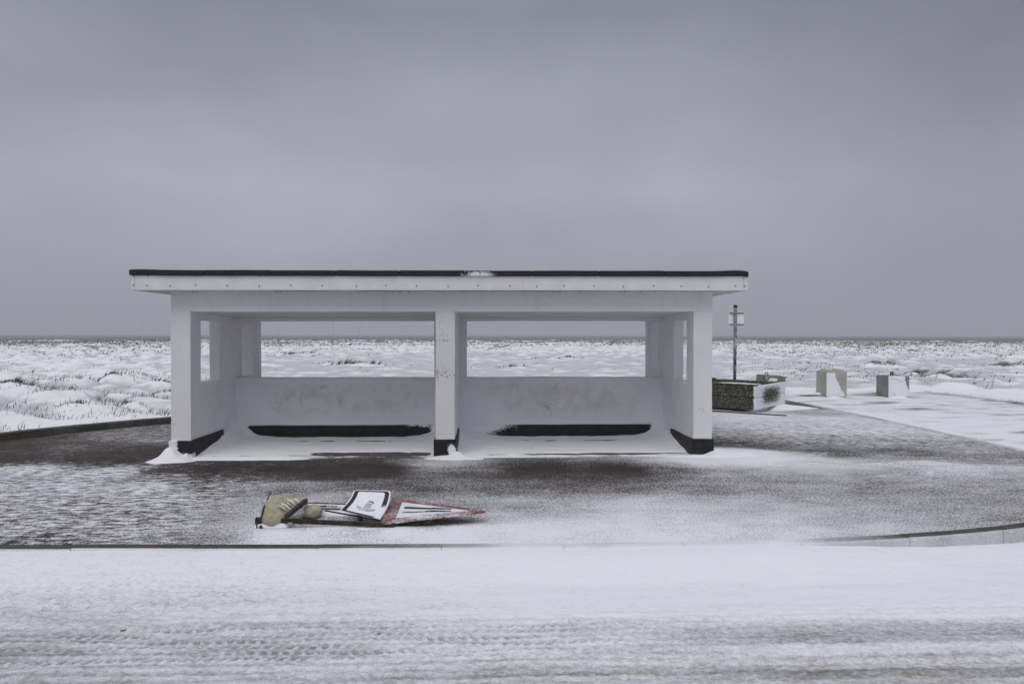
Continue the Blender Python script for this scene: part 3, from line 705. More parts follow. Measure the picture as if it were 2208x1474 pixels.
def PL(spec): return boxes('plinth', [spec], PLINTH, sh, .04, .006, .004, plinth_attr)
PL(((XL-PJ, Y0-PJ, -.03), (XLI+PJ, 9.22, .232))); PL(((XRI-PJ, Y0-PJ, -.03), (XR+PJ, 9.22, .226))); PL(((MX0-PJ, Y0-PJ, -.03), (MX1+PJ, YB-.03, .236)))
PL(((XLI-.05, 9.222, -.03), (XLI+PJ-.001, YB-.03, .23))); PL(((XRI-PJ+.001, 9.222, -.03), (XRI+.05, YB-.03, .224)))
PL(((XLI, YB-PJ, -.03), (MX0, YB+.05, .215))); PL(((MX1, YB-PJ, -.03), (XRI, YB+.05, .215)))
# floor slab of the shelter
boxes('floor_slab', [((XLI+PJ, 9.02, -.05), (MX0-PJ, YB-PJ, .008), ''), ((MX1+PJ, 9.02, -.05), (XRI-PJ, YB-PJ, .008), '')], KERB, sh, .2, .006, 0, lambda P: {'snow': np.full(len(P), .12)})
boxes('threshold_strip', [((XLI+PJ+.01, 8.87, -.05), (MX0-PJ, 9.012, .004), ''), ((MX1+PJ, 8.87, -.05), (XRI-PJ-.01, 9.012, .004), '')], KERB, sh, .08, .006, 0,
      lambda P: {'snow': np.interp(P[:, 0], [-3.8, -2.6, -2.0, -.9, -.7, -.4, .3, 1.0, 1.6, 2.7], [1.0, .9, .25, .15, .6, 1, .9, .75, .45, .9])+.25*fbm(P[:, 0]*2.5, P[:, 1]*8, 3, 93)})
# roof
RX0, RX1, RY0, RY1 = wp(283, 610, 8.69).x, wp(1613, 610, 8.69).x, 8.69, 11.88
RZ0, RZ1 = 2.168, 2.352
rf = thing('roof', (0, 0, 2.2)); rf.parent = sh; rf.location = (0, 0, 2.2)
boxes('roof_deck', [((RX0+.02, RY0+.02, 2.179), (RX1-.02, RY1, RZ1-.002), '')], CEIL, rf, .5, .004)
sp0 = wp(1128, 610, RY0).x; c0, c1 = wp(290.5, 610, RY0).x, wp(1604, 610, RY0).x
for (a, b) in ((c0+.002, sp0-.014), (sp0+.014, c1-.002)):
    boxes('fascia_board', [((a, RY0, RZ0), (b, RY0+.019, RZ1), '')], FASCIA, rf, .35, .003, .0015)
boxes('joint_cover', [((sp0-.013, RY0-.003, RZ0-.001), (sp0+.013, RY0+.017, RZ1), '')], FASCIA, rf, .3, .003)
for (a, b) in ((RX0, c0), (c1, RX1)):
    boxes('corner_trim', [((a, RY0-.004, RZ0-.006), (b, RY0+.05, RZ1), '')], FASCIA, rf, .3, .012)
boxes('side_fascia', [((RX0+.002, RY0+.05, RZ0), (RX0+.02, RY1, RZ1), '')], FASCIA, rf, .6, .003)
boxes('side_fascia', [((RX1-.02, RY0+.05, RZ0), (RX1-.002, RY1, RZ1), '')], FASCIA, rf, .6, .003)
us = [288, 317, 367, 422, 490, 559, 627, 695, 769, 832, 898, 966, 1031, 1099, 1157, 1216, 1281, 1344, 1409, 1469, 1528, 1586, 1605]
parts = []
for k, u_ in enumerate(us):
    p = wp(u_, 615.5+(k % 3-1)*.8+(u_-280)/1300*1.5, RY0); p.z -= .003*(p.x-3.0); parts.append(tube([(p.x, RY0-.005, p.z), (p.x, RY0+.005, p.z)], .0085, 8))
    if k % 2: q = wp(u_+2, 594, RY0); q.z -= .003*(q.x-3.0); parts.append(tube([(q.x, RY0-.005, q.z-.004), (q.x, RY0+.005, q.z-.004)], .008, 8))
V, F = join(parts); mesh('screw', lean(np.array([tuple(v) for v in V])), F, SCREW, rf, None, False, 'stuff')
seams = [278, 442, 585, 724, 861, 1002, 1148, 1292, 1434, 1614.5]
fx = [wp(u_, 587, RY0-.02).x for u_ in seams]
for k in range(9):
    a, b = fx[k]+.002, fx[k+1]-.002; P, F = box_arrays((a, RY0-.028, RZ1-.006), (b, RY0+.06, RZ1+.066+.0015*math.sin(k*2.1)), .05, .012)
    P[:, 1] += .005*perlin(P[:, 0]*3, P[:, 2]*3+k, 95); P[:, 2] += .002*perlin(P[:, 0]*2.5, P[:, 1]*2+k, 96)
    if k == 0: P[:, 2] += .008*np.exp(-((P[:, 0]-a-.15)/.2)**2)
    if k == 8: P[:, 2] += .009*np.exp(-((P[:, 0]-b+.18)/.2)**2)-.01*np.exp(-((P[:, 0]-b)/.05)**2)
    sn = .06+.1*fbm(P[:, 0]*6, P[:, 2]*20, 3, 97)
    if k == 4: sn += .40*np.exp(-((P[:, 0]-b)/.10)**2)*(1-sm(RZ1+.04, RZ1+.06, P[:, 2]))
    if k == 5: sn += .62*np.exp(-((P[:, 0]-a-.19)/.22)**4)*(1-sm(RZ1+.045, RZ1+.065, P[:, 2]))
    P = lean(P); mesh('felt_strip', P, F, FELT, rf, {'snow': sn})
for (a, b) in ((fx[0]+.001, fx[0]+.06), (fx[-1]-.06, fx[-1]-.001)):
    boxes('felt_side_strip', [((a, RY0+.061, RZ1-.006), (b, RY1, RZ1+.07), '')], FELT, rf, .3, .012, 0, lambda P: {'snow': np.full(len(P), .1)})
boxes('roof_felt', [((fx[0]+.061, RY0+.061, RZ1-.001), (fx[-1]-.061, RY1, RZ1+.045), '')], FELT, rf, .3, .01, 0, lambda P: {'snow': np.full(len(P), .8)})

# ------------------------------------------------------------------ snow drifted into and against the shelter
def bay(xa, xb, la, lb, wa, wb, ca, cb):
    def zf(X, Y):
        d1 = X-xa; d2 = xb-X; db = YB-Y
        g = np.clip((Y-8.98)/1.05, 0, 1)
        h = .016+.030*np.exp(-db/.08)-.012*np.exp(-((db-.22)/.14)**2)
        r1 = np.hypot(d1, db); r2 = np.hypot(d2, db)
        h += la*np.exp(-(d1/wa)**1.3)*g**1.2+lb*np.exp(-(d2/wb)**1.3)*g**1.2
        for d_, c_, w_ in ((d1, ca, .50), (d2, cb, .42)):      # plastered fillet whose edges run out along both walls
            m_ = np.maximum(d_, db); q_ = np.sqrt(np.maximum(d_*db, 0))
            h += c_*(1-sm(.03, w_, m_+.06*fbm(X*6, Y*6, 2, 103)))**1.2*np.exp(-(q_/.062)**1.15)
        h += .08*np.exp(-(r1/.42)**1.6)+.06*np.exp(-(r2/.38)**1.6)
        h += .005*fbm(X*1.3+Y*.6, Y*3.5, 3, 100)+.010*np.abs(fbm(X*1.1-Y*1.2, Y*3.2, 3, 101))*(1 if xa > -2 else .35)
        bare = bump(X, Y, xa*.27+xb*.73, 9.17, .75, .09) if xa < -2 else bump(X, Y, 1.85, 9.08, .7, .045)+.5*bump(X, Y, .9, 9.07, .3, .03)
        h = h*(1+.25*fbm(X*5, Y*5, 3, 104))
        fr = np.interp(X, [-3.8, -2.7, -2.0, -.9, -.68, -.4, .3, .8, 1.6, 2.7], [.014, .012, .002, -.002, .008, .014, .012, .006, .002, .012])
        lo = fr*(1-sm(8.95, 9.0, 8.9-Y+9.0))*0+fr+.016*fbm(X*4, Y*14, 3, 106)
        k = sm(9.0, 9.16, Y); step = .018*np.exp(-((Y-9.035)/.010)**2)*sm(-.2, .2, fbm(X*1.1, X*.3, 2, 107))
        edge = .03*(1-sm(8.865, 8.90, Y+.02*fbm(X*6, Y, 2, 108)))
        return h*k+lo*(1-k)-.05*bare*(.6+.8*fbm(X*3, Y*8, 3, 105))-step-edge
    return zf
YS_ = np.concatenate([np.linspace(8.865, 9.3, 40), np.linspace(9.31, YB-.33, 50), YB-.32*np.linspace(1, 0, 44)**2])
_q = .32*np.linspace(0, 1, 44)**2
def ends(a, b): return np.concatenate([a+_q[:-1], np.linspace(a+.32, b-.32, 110), (b-_q[::-1])[1:]])
zl = bay(XLI, MX0, .15, .10, .11, .08, .20, .12); zr = bay(MX1, XRI, .15, .15, .12, .11, .16, .20)
o = heightfield('snow_drift', ends(XLI, MX0), YS_, zl, SNOWM, None, None, 'stuff')
tag(o, 'smooth snow drift blown into the left bay of the shelter, climbing both corners')
o = heightfield('snow_drift', ends(MX1, XRI), YS_, zr, SNOWM, None, None, 'stuff')
tag(o, 'rippled snow drift blown into the right bay of the shelter, deepest in the corners')
def heap(label, cx, cy, rx, ry, h, skew=0, seed=0, n=44, lobes=None):
    a = np.linspace(-1, 1, n); A, B = np.meshgrid(a, a, indexing='ij'); A = A.ravel(); B = B.ravel()
    # disc mapping keeps the outline round
    Xd = A*np.sqrt(1-B*B/2); Yd = B*np.sqrt(1-A*A/2); r = np.hypot(Xd, Yd)
    ang = np.arctan2(Yd, Xd); wob = 1+.16*perlin(np.cos(ang)*1.5+seed, np.sin(ang)*1.5, 110)
    X = cx+Xd*rx*wob+skew*Yd; Y = cy+Yd*ry*wob
    Z = h*np.clip(1-r**2, 0, 1)**1.6*(1+.25*fbm(X*5, Y*5, 2, 111))-.012*r**6
    if lobes:
        for (lx, ly, lr, lh) in lobes: Z += lh*bump(X, Y, lx, ly, lr, lr)*(1-r**4)
    return tag(mesh('snow_drift', np.stack([X, Y, Z], 1), grid_faces(n, n), SNOWM, None, None, True, 'stuff'), label)
heap('snow heap packed against the left pillar of the shelter', -3.98, 8.77, .30, .20, .055, .05, 1, 44, [(-4.10, 8.90, .09, .16), (-4.00, 8.84, .07, .06), (-3.83, 8.85, .035, .06)])
heap('thin snow tongue trailing in front of the left bay', -3.2, 8.86, 1.0, .09, .030, 0, 2)
heap('snow heap at the foot of the middle pillar', -.43, 8.83, .42, .13, .040, 0, 3, 44, [(-.38, 8.86, .07, .05)])
heap('wedge of snow trailing right from the right pillar', 3.25, 8.95, .55, .26, .060, .1, 4, 44, [(3.02, 8.93, .12, .05)])
heap('snow strip before the right pillar', 2.72, 8.82, .5, .10, .032, 0, 5)
a_ = gx(1640, 884); heap('snow drift banked against the foot of the planter', a_[0]+.28, a_[1]+.25, 1.1, .42, .10, .55, 6)
a_ = gx(1760, 872); 

# ------------------------------------------------------------------ fallen roadworks sign
def sp(u, v, z): return gp(u, v, z)
g0 = sp(800, 1128, .0)
sg = thing('road_sign', (g0.x, g0.y, 0), 'toppled roadworks sign on its metal stand, lying snow-covered on the pavement before the shelter', 'road sign')
def plate_mesh(name, outline, thick, mat, parent, snow, n_in=None, bend=None):
    """a sheet with real thickness from an outline of 3-D points (fan around its centre)"""
    C_ = sum(outline, Vector())/len(outline); N_ = Vector()
    for i in range(len(outline)): N_ += (outline[i]-C_).cross(outline[(i+1) % len(outline)]-C_)
    N_.normalize()
    if N_.z < 0: N_ = -N_
    rings = [1, .8, .6, .4, .2]; V = []; F = []; n = len(outline)
    for r in rings:
        for p in outline: V.append(C_+(p-C_)*r)
    V.append(C_)
    for j in range(len(rings)-1):
        for i in range(n): F.append((j*n+i, j*n+(i+1) % n, (j+1)*n+(i+1) % n, (j+1)*n+i))
    for i in range(n): F.append(((len(rings)-1)*n+i, (len(rings)-1)*n+(i+1) % n, len(rings)*n))
    T_ = len(V); V += [p-N_*thick for p in V]; F += [tuple(reversed([q+T_ for q in f])) for f in F]
    F += [(i, i+T_, (i+1) % n+T_, (i+1) % n) for i in range(n)]
    V = np.array([tuple(p) for p in V])
    return mesh(name, V, F, mat, parent, {'snow': snow(V)}), N_
def rounded(P, rads, k=5):
    out = []; n = len(P)
    for i in range(n):
        a, b, c = P[i-1], P[i], P[(i+1) % n]; d1 = (a-b).normalized(); d2 = (c-b).normalized(); r = rads[i] if isinstance(rads, (list, tuple)) else rads
        p, q = b+d1*r, b+d2*r
        for t in np.linspace(0, 1, k): out.append(p*(1-t)**2+b*2*t*(1-t)+q*t*t)
    return out
def densify(P, step=.03):
    out = []
    for i in range(len(P)):
        a, b = P[i], P[(i+1) % len(P)]; n = max(1, int((b-a).length/step))
        for k in range(n): out.append(a+(b-a)*k/n)
    return out
TA, TB, TT = sp(820, 1129, .075), sp(846, 1071.5, .105), sp(1053, 1101.5, .095)
tri = densify(rounded([TA, TB, TT], [.06, .06, .05]))
tp, TN = plate_mesh('triangular_plate', tri, .012, RED, sg, lambda V: .33+.34*fbm(V[:, 0]*6, V[:, 1]*9, 3, 120)+.30*sm(5.95, 5.66, V[:, 1])*sm(-.9, -.5, V[:, 0])-.05-.28*sm(-.22, -.04, V[:, 0]))
def on_tri(a, b, up=.004):   # a: 0 at base .. 1 at tip, b: -1 near edge .. 1 far edge
    base = TA*(.5-b/2)+TB*(.5+b/2); return base*(1-a)+TT*a+TN*up
face = densify([on_tri(.125, -.70), on_tri(.125, .66), on_tri(.80, .03), on_tri(.80, -.05)])
plate_mesh('white_field', face, .0025, SIGNW, tp, lambda V: .62+.3*fbm(V[:, 0]*8, V[:, 1]*10, 3, 121))
def strip(name, pts, w, mat, parent, up, snow):
    V = []; F = []
    for (a, b, h) in pts: V += [on_tri(a, b-h, up), on_tri(a, b+h, up), on_tri(a, b-h, up-.002), on_tri(a, b+h, up-.002)]
    for i in range(len(pts)-1):
        k = 4*i; F += [(k, k+4, k+5, k+1), (k+2, k+3, k+7, k+6), (k, k+2, k+6, k+4), (k+1, k+5, k+7, k+3)]
    F += [(0, 1, 3, 2), (4*len(pts)-4, 4*len(pts)-2, 4*len(pts)-1, 4*len(pts)-3)]
    V = np.array([tuple(v) for v in V]); return mesh(name, V, F, mat, parent, {'snow': snow(V)})
sym = lambda V: .14+.5*fbm(V[:, 0]*11, V[:, 1]*22, 3, 122)
strip('symbol_bar', [(.17, .16, .085), (.28, .16, .085), (.36, .15, .08), (.44, .16, .085), (.45, .20, .10), (.58, .22, .09), (.64, .20, .07)], 0, SIGNB, tp, .007, sym)
strip('symbol_bar', [(.17, -.26, .05), (.28, -.27, .05), (.38, -.22, .055), (.44, -.17, .10), (.54, -.20, .12), (.64, -.22, .08)], 0, SIGNB, tp, .007, lambda V: .34+.5*fbm(V[:, 0]*11, V[:, 1]*22, 3, 123))
# upright rectangular plate, bent
NLp, NRp, FRp, FLp = sp(733, 1098.5, .085), sp(819, 1119, .07), sp(843, 1057, .215), sp(763, 1055.5, .215)
def on_rect(a, b, up=0.):
    b2 = b; p = (NLp*(1-a)+NRp*a)*(1-b2)+(FLp*(1-a)+FRp*a)*b2
    nrm = (NRp-NLp).cross(FLp-NLp).normalized()
    return p-Vector((.035, 0, .0))*math.sin(math.pi*b)*-.6+nrm*up
def rect_patch(name, outline, up, th, mat, parent, snow):
    # outline in plate space, filled on a grid-like fan so that it follows the bend
    P = []; n = len(outline); cx = sum(a for a, b in outline)/n; cy = sum(b for a, b in outline)/n; V = []; F = []
    rings = [1, .85, .7, .5, .3]
    for r in rings: V += [on_rect(cx+(a-cx)*r, cy+(b-cy)*r, up) for a, b in outline]
    V.append(on_rect(cx, cy, up))
    for j in range(len(rings)-1):
        for i in range(n): F.append((j*n+i, j*n+(i+1) % n, (j+1)*n+(i+1) % n, (j+1)*n+i))
    for i in range(n): F.append(((len(rings)-1)*n+i, (len(rings)-1)*n+(i+1) % n, len(rings)*n))
    T_ = len(V); nrm = (NRp-NLp).cross(FLp-NLp).normalized(); V += [v-nrm*th for v in V]
    F += [tuple(reversed([q+T_ for q in f])) for f in F]; F += [(i, i+T_, (i+1) % n+T_, (i+1) % n) for i in range(n)]
    V = np.array([tuple(p) for p in V]); return mesh(name, V, F, mat, parent, {'snow': snow(V)})
def rr2(a0, b0, a1, b1, r0, r1):
    P = rounded([Vector((a0, b0, 0)), Vector((a1, b0, 0)), Vector((a1, b1, 0)), Vector((a0, b1, 0))], [r0, r0, r1, r1]); P = densify(P, .06); return [(p.x, p.y) for p in P]
rp = rect_patch('rectangular_plate', rr2(0, 0, 1, 1, .02, .12), 0, .008, SIGNW, sg, lambda V: np.full(len(V), .75))
rect_patch('black_border', rr2(.035, .0, .965, .965, .02, .10), .003, .002, SIGNB, rp, lambda V: .10+.9*sm(-.98, -.90, V[:, 0])*sm(.16, .10, V[:, 2])+.12*fbm(V[:, 0]*20, V[:, 2]*20, 2, 125))
rect_patch('white_panel', rr2(.15, .03, .86, .90, .03, .06), .006, .002, SIGNW, rp, lambda V: .78+.25*fbm(V[:, 0]*14, V[:, 2]*14, 3, 126))
rect_patch('printed_mark', rr2(.48, .22, .64, .44, .03, .03), .0085, .002, PRINTG, rp, lambda V: .32+.3*fbm(V[:, 0]*30, V[:, 2]*30, 3, 127))
rect_patch('printed_mark', [(.30, .235), (.40, .17), (.52, .135), (.66, .145), (.78, .20), (.78, .26), (.66, .20), (.52, .19), (.40, .225), (.31, .29)], .0095, .002, PRINTG, rp, lambda V: .42+.3*fbm(V[:, 0]*30, V[:, 2]*30, 3, 128))
rect_patch('printed_mark', [(.49, .525), (.60, .525), (.66, .47), (.655, .43), (.63, .46), (.585, .49), (.49, .49)], .0085, .002, SIGNB, rp, lambda V: .35+.3*fbm(V[:, 0]*30, V[:, 2]*30, 3, 129))
# stand
def bar(name, p, q, w, h, mat, parent, snow=.1, snowtop=None, up=Vector((0, 0, 1))):
    d = (q-p); Lr = d.length; x_ = d.normalized(); s_ = x_.cross(up).normalized(); z_ = s_.cross(x_)
    P, F = box_arrays((0, -w/2, -h/2), (Lr, w/2, h/2), .05, .004)
    M3 = np.array([tuple(x_), tuple(s_), tuple(z_)]).T
    top = P[:, 2] > h*.2; P2 = P@M3.T+np.array(tuple(p))
    sn = np.where(top, snowtop if snowtop is not None else snow, snow)+.2*fbm(P2[:, 0]*12, P2[:, 1]*12+P2[:, 2]*14, 3, 130)
    return mesh(name, P2, F, mat, parent, {'snow': sn})
bar('rail', sp(552, 1119.5, .06), sp(850, 1131.5, .055), .024, .038, RAIL, sg, .08, .1)
bar('rail', sp(662, 1089.5, .06), sp(800, 1094, .06), .055, .022, GALV, sg, .55, .9)
V, F = [], []
for (u0, v0, u1, v1, w) in ((661, 1083.5, 762, 1086.5, .005), (684, 1095.5, 748, 1099, .006), (667, 1090, 705, 1090.5, .007), (708, 1090.8, 711, 1090.9, .006), (714, 1091, 720, 1091.2, .006), (722, 1091.3, 727, 1091.5, .006)):
    V2, F2 = tube([sp(u0, v0, .075), sp(u1, v1, .075)], w, 6); F += [tuple(i+len(V) for i in f) for f in F2]; V += V2
mesh('rail_slots', V, F, BLACK, sg)
bar('crossbar', sp(617, 1113.5, .125), sp(660, 1078, .165), .032, .036, RAIL, sg, .08, .12)
bar('brace', sp(700, 1100, .075), sp(818, 1121, .065), .012, .012, BLACK, sg, 0)
bar('hinge', sp(774, 1113, .03), sp(779, 1122, .02), .03, .05, BLACK, sg, 0)
bar('foot', sp(553, 1122, .035), sp(582, 1124, .035), .05, .045, RAIL, sg, .08, .1)
V, F = join([tube([sp(553, 1128, .04), sp(554, 1138, .01)], .006, 6), tube([sp(561, 1133, .03), sp(564, 1138, .012)], .013, 8)]); mesh('foot_clip', V, F, IRON, sg)
a, b = sp(620, 1131.5, .035), sp(640, 1126, .035); V, F = tube([a, a+(b-a)*.6], .017, 14, False); V2, F2 = tube([a+(b-a)*.01, a+(b-a)*.6], .011, 14); F += [tuple(i+len(V) for i in f) for f in F2]
mesh('pipe_end', V+V2, F, PIPE, sg)
bar('bracket', sp(878, 1124, .045), sp(932, 1125, .045), .05, .035, RAIL, sg, .05)
bar('bracket', sp(858, 1131, .03), sp(905, 1128, .04), .04, .03, RAIL, sg, .05)
V, F = tube([sp(929, 1119.5, .06), sp(929, 1119.5, .06)+Vector((.0, -.03, 0))], .011, 10); mesh('bolt', V, F, GALV, sg, {'snow': np.full(len(V), .4)})

def sandbag(label, c, ax, ay, az, rot, folds, snowfn):
    n, m_ = 48, 24; V = []; 
    for i in range(n):
        th_ = 2*math.pi*i/n
        for j in range(m_):
            ph = math.pi*(j/(m_-1)-.5); ce = math.copysign(abs(math.cos(ph))**.7, math.cos(ph)); se = math.copysign(abs(math.sin(ph))**.8, math.sin(ph))
            x_, y_, z_ = ce*math.cos(th_), ce*math.sin(th_), se
            r = 1+folds*math.sin(9*th_+2*z_)*max(0, x_)**2+.06*float(perlin(np.array(x_*2.2+c[0]), np.array(y_*2.2+z_, float), 131))
            V.append((x_*ax*r, y_*ay*r, max(z_*az*r, -az*.85)))
    V = np.array(V); cr, sr = math.cos(rot), math.sin(rot)
    V = np.stack([V[:, 0]*cr-V[:, 1]*sr, V[:, 0]*sr+V[:, 1]*cr, V[:, 2]], 1)+np.array(c)
    F = [(i*m_+j, ((i+1) % n)*m_+j, ((i+1) % n)*m_+j+1, i*m_+j+1) for i in range(n) for j in range(m_-1)]
    return V, F
c_ = sp(596, 1112, .10); t = thing('sandbag', (c_.x, c_.y+.12, 0), 'large beige sandbag with a dark strap on the left end of the fallen sign', 'sandbag', 'sandbags on the sign stand')
V, F = sandbag('', (c_.x-.02, c_.y+.19, .10), .150, .20, .125, .15, .02, None)
xr = V[:, 0]-c_.x; V[:, 0] += .30*(V[:, 1]-c_.y-.12); V[:, 2] *= 1-.50*sm(-.03, .13, xr); V[:, 2] += .012*fbm(V[:, 0]*14, V[:, 1]*14, 3, 133)
mesh('sack', V, F, SACK, t, {'snow': .02+.62*sm(.03, .11, xr)*sm(.02, .09, V[:, 2])}, True)
V, F = sandbag('', (c_.x-.035, c_.y+.075, .07), .105, .10, .075, .3, .0, None)
mesh('sack_fold', V, F, SACK, t, {'snow': np.full(len(V), -.05)+.3*sm(c_.x+.05, c_.x+.1, V[:, 0])}, True)
for k in range(7):      # gathered folds fanning to the right
    yy = c_.y+.06+.042*k; xo = .30*(yy-c_.y-.12)
    a = Vector((c_.x-.035+xo, yy, .205-.035*abs(k-3)/3)); b = Vector((c_.x+.125+xo, yy-.03, .118))
    V, F = tube([a, a*.5+b*.5+Vector((0, 0, .022)), b], [.007, .013, .010], 7); V = np.array([tuple(v) for v in V])
    mesh('fold', V, F, SACK, t, {'snow': np.full(len(V), .56 if k % 2 else .40)}, True)
V, F = tube([Vector((c_.x-.135, c_.y-.02, .06)), Vector((c_.x-.12, c_.y+.02, .12)), sp(569, 1093, .17), sp(584, 1060, .225)], [.007, .007, .006, .005], 6); mesh('strap', V, F, STRAP, t)
c_ = sp(671, 1109, .03); t = thing('sandbag', (c_.x, c_.y, 0), 'small rounded beige sandbag lying between the two rails of the fallen sign', 'sandbag', 'sandbags on the sign stand')
V, F = sandbag('', (c_.x, c_.y+.02, .055), .088, .10, .05, -.1, .0, None)
mesh('sack', V, F, SACK, t, {'snow': .08+.8*sm(c_.x-.04, c_.x-.075, V[:, 0])}, True)
V, F = tube([sp(691, 1110, .05), sp(687, 1115, .03)], .004, 6); mesh('strap', V, F, STRAP, t)
heap('snow piled between the sandbags and rails of the fallen sign', sp(650, 1105, 0).x, sp(650, 1105, 0).y-.0, .26, .15, .045, 0, 8)
heap('long snow bank in front of the fallen sign', sp(760, 1150, 0).x, sp(760, 1150, 0).y+.02, .80, .14, .035, 0, 9)
heap('snow packed under the left end of the fallen sign', sp(600, 1135, 0).x, sp(600, 1135, 0).y, .22, .09, .055, 0, 10)
heap('snow lying under the fallen rectangular plate', sp(730, 1106, 0).x, sp(730, 1106, 0).y, .22, .10, .05, 0, 12)

# ------------------------------------------------------------------ planter
pc = sp(1629, 888, .05); ang = math.radians(47.5); Ls = 1.75
dr = Vector((math.cos(ang), math.sin(ang), 0)); dl = Vector((-math.sin(ang), math.cos(ang), 0))
pt = thing('planter', tuple(pc+dr*Ls/2+dl*Ls/2-Vector((0, 0, .05))), 'square exposed-aggregate concrete planter with mossy rim right of the shelter', 'planter')
PM = np.eye(4); PM[:3, 0] = dr; PM[:3, 1] = dl; PM[:3, 3] = (pc.x, pc.y, 0)
def pl_attr(P):
    x, y, z = P[:, 0], P[:, 1], P[:, 2]
    f = y < .02
    hole = np.exp(-((x-Ls*.52)/(Ls*.33))**4-((z-.34)/.19)**4)*1.1
    s_ = np.where(f, 1.15-1.0*hole+.1*sm(.8, 1.2, x)-.15*np.exp(-(x/.1)**2), .02)
    return {'snow': s_+.10*fbm(x*5, z*6+y*5, 3, 140)}
def ring(z0, z1, name, t=.12, ins=0.):
    a, b = ins, Ls-ins
    return boxes(name, [((a, a, z0), (b, a+t, z1), ''), ((a, b-t, z0), (b, b, z1), ''), ((a, a+t, z0), (a+t, b-t, z1), 'y-y+'), ((b-t, a+t, z0), (b, b-t, z1), 'y-y+')], AGG, pt, .06, .012, .003, pl_attr, None, PM)
ring(.085, .328, 'lower_course'); ring(.336, .565, 'upper_course')
boxes('base', [((.10, .10, -.05), (Ls-.10, Ls-.10, .086), '')], KERB, pt, .2, .01, 0, lambda P: {'snow': np.where(P[:, 1] < .15, .8, .1)}, None, PM)
boxes('soil', [((.12, .12, .09), (Ls-.12, Ls-.12, .50), '')], SNOWM, pt, .15, .01, .02, None, None, PM)
P, F = box_arrays((.0, .0, .566), (.16, Ls, .592), .03, .012); P[:, 2] += .012*fbm(P[:, 0]*9, P[:, 1]*9, 3, 141); P[:, 0] += .015*fbm(P[:, 1]*8, P[:, 0]*5, 2, 142)
mesh('moss', P@PM[:3, :3].T+PM[:3, 3], F, MOSS, pt)
P, F = box_arrays((.16, Ls-.16, .566), (Ls, Ls, .585), .03, .012); P[:, 2] += .008*fbm(P[:, 0]*9, P[:, 1]*9, 3, 143)
mesh('moss', P@PM[:3, :3].T+PM[:3, 3], F, MOSS, pt)
# low edging step in front of the planter
stp = thing('edging_step', (5.2, 13.7, 0), 'low snow-dusted edging step along the foot of the planter', None, None, 'structure')
path = [(3.2, 15.1), (4.0, 14.55), (4.67, 14.04), (5.3, 13.55), (5.95, 13.15)]
pp = smooth_poly(path, 6)
kerb_run(stp, pp[::1], .10, -.05, .035, 1.1, lambda x, y, z, t: np.where(t > .5, .75, .1), inset=1)

# ------------------------------------------------------------------ concrete blocks
def loop(p, r, w, rad):
    pts = [Vector((p.x-w, p.y, p.z-.03)), Vector((p.x-w, p.y, p.z+r*.6))]+[Vector((p.x+w*math.cos(a), p.y, p.z+r*.6+w*math.sin(a))) for a in np.linspace(math.pi, 0, 9)]+[Vector((p.x+w, p.y, p.z+r*.6)), Vector((p.x+w, p.y, p.z-.03))]
    return tube(pts, rad, 8)
def block(u0, v0, wid, dep, hei, mat, label, fn, tilt=0, ybase=None):
    p = gp(u0, v0, -.02) if ybase is None else wp(u0, v0, ybase)
    t = thing('concrete_block', (p.x, p.y, p.z), label, 'concrete block', 'concrete blocks closing the side road')
    P, F = box_arrays((0, 0, 0), (wid, dep, hei), .03, .018, '', .004); at = fn(P)
    R_ = Matrix.Rotation(tilt, 3, 'Y'); P = P@np.array(R_).T+np.array(tuple(p))
    mesh('block_body', P, F, mat, t, {'snow': at}); return t, p
# second block: lugs on top, snow on the left of its front
def f2(P):
    x, y, z = P[:, 0], P[:, 1], P[:, 2]; edge = .30+.08*np.sin(z*7+.6)+.12*sm(.22, 0, z)-.0*z
    return np.where(y < .03, np.where(z < .625, sm(.035, -.035, x-edge)*1.1, 0), np.where(z > .64, .1, .02))
t2, p2 = block(1783, 855, .535, .60, .655, BLOCK_B, 'pale concrete block with rounded lugs on top, snow on the left of its front face', f2)
for (a, b) in ((.105, .15), (.43, .15), (.105, .45), (.43, .45)):
    P, F = box_arrays((a-.068, b-.09, .648), (a+.068, b+.09, .708), .03, .016); sc = np.where(P[:, 2] > .685, .6, 1.0)
    P[:, 0] = a+(P[:, 0]-a)*sc; P[:, 1] = b+(P[:, 1]-b)*sc
    mesh('lug', P+np.array(tuple(p2)), F, BLOCK_B, t2, {'snow': np.full(len(P), .05)})
def f3(P):
    x, y, z = P[:, 0], P[:, 1], P[:, 2]
    cov = sm(.04, -.04, x-(.40+.05*np.sin(z*6)+.10*sm(.25, 0, z)))
    return np.where((y < .03) & (z < .55), cov*1.15, .03)
t3, p3 = block(1917, 856, .545, .60, .555, BLOCK_C, 'grey concrete block with an iron loop on top, front face caked in snow', f3)
V, F = loop(Vector((p3.x+.20, p3.y+.22, p3.z+.555)), .09, .03, .018); mesh('lifting_loop', V, F, IRON, t3)
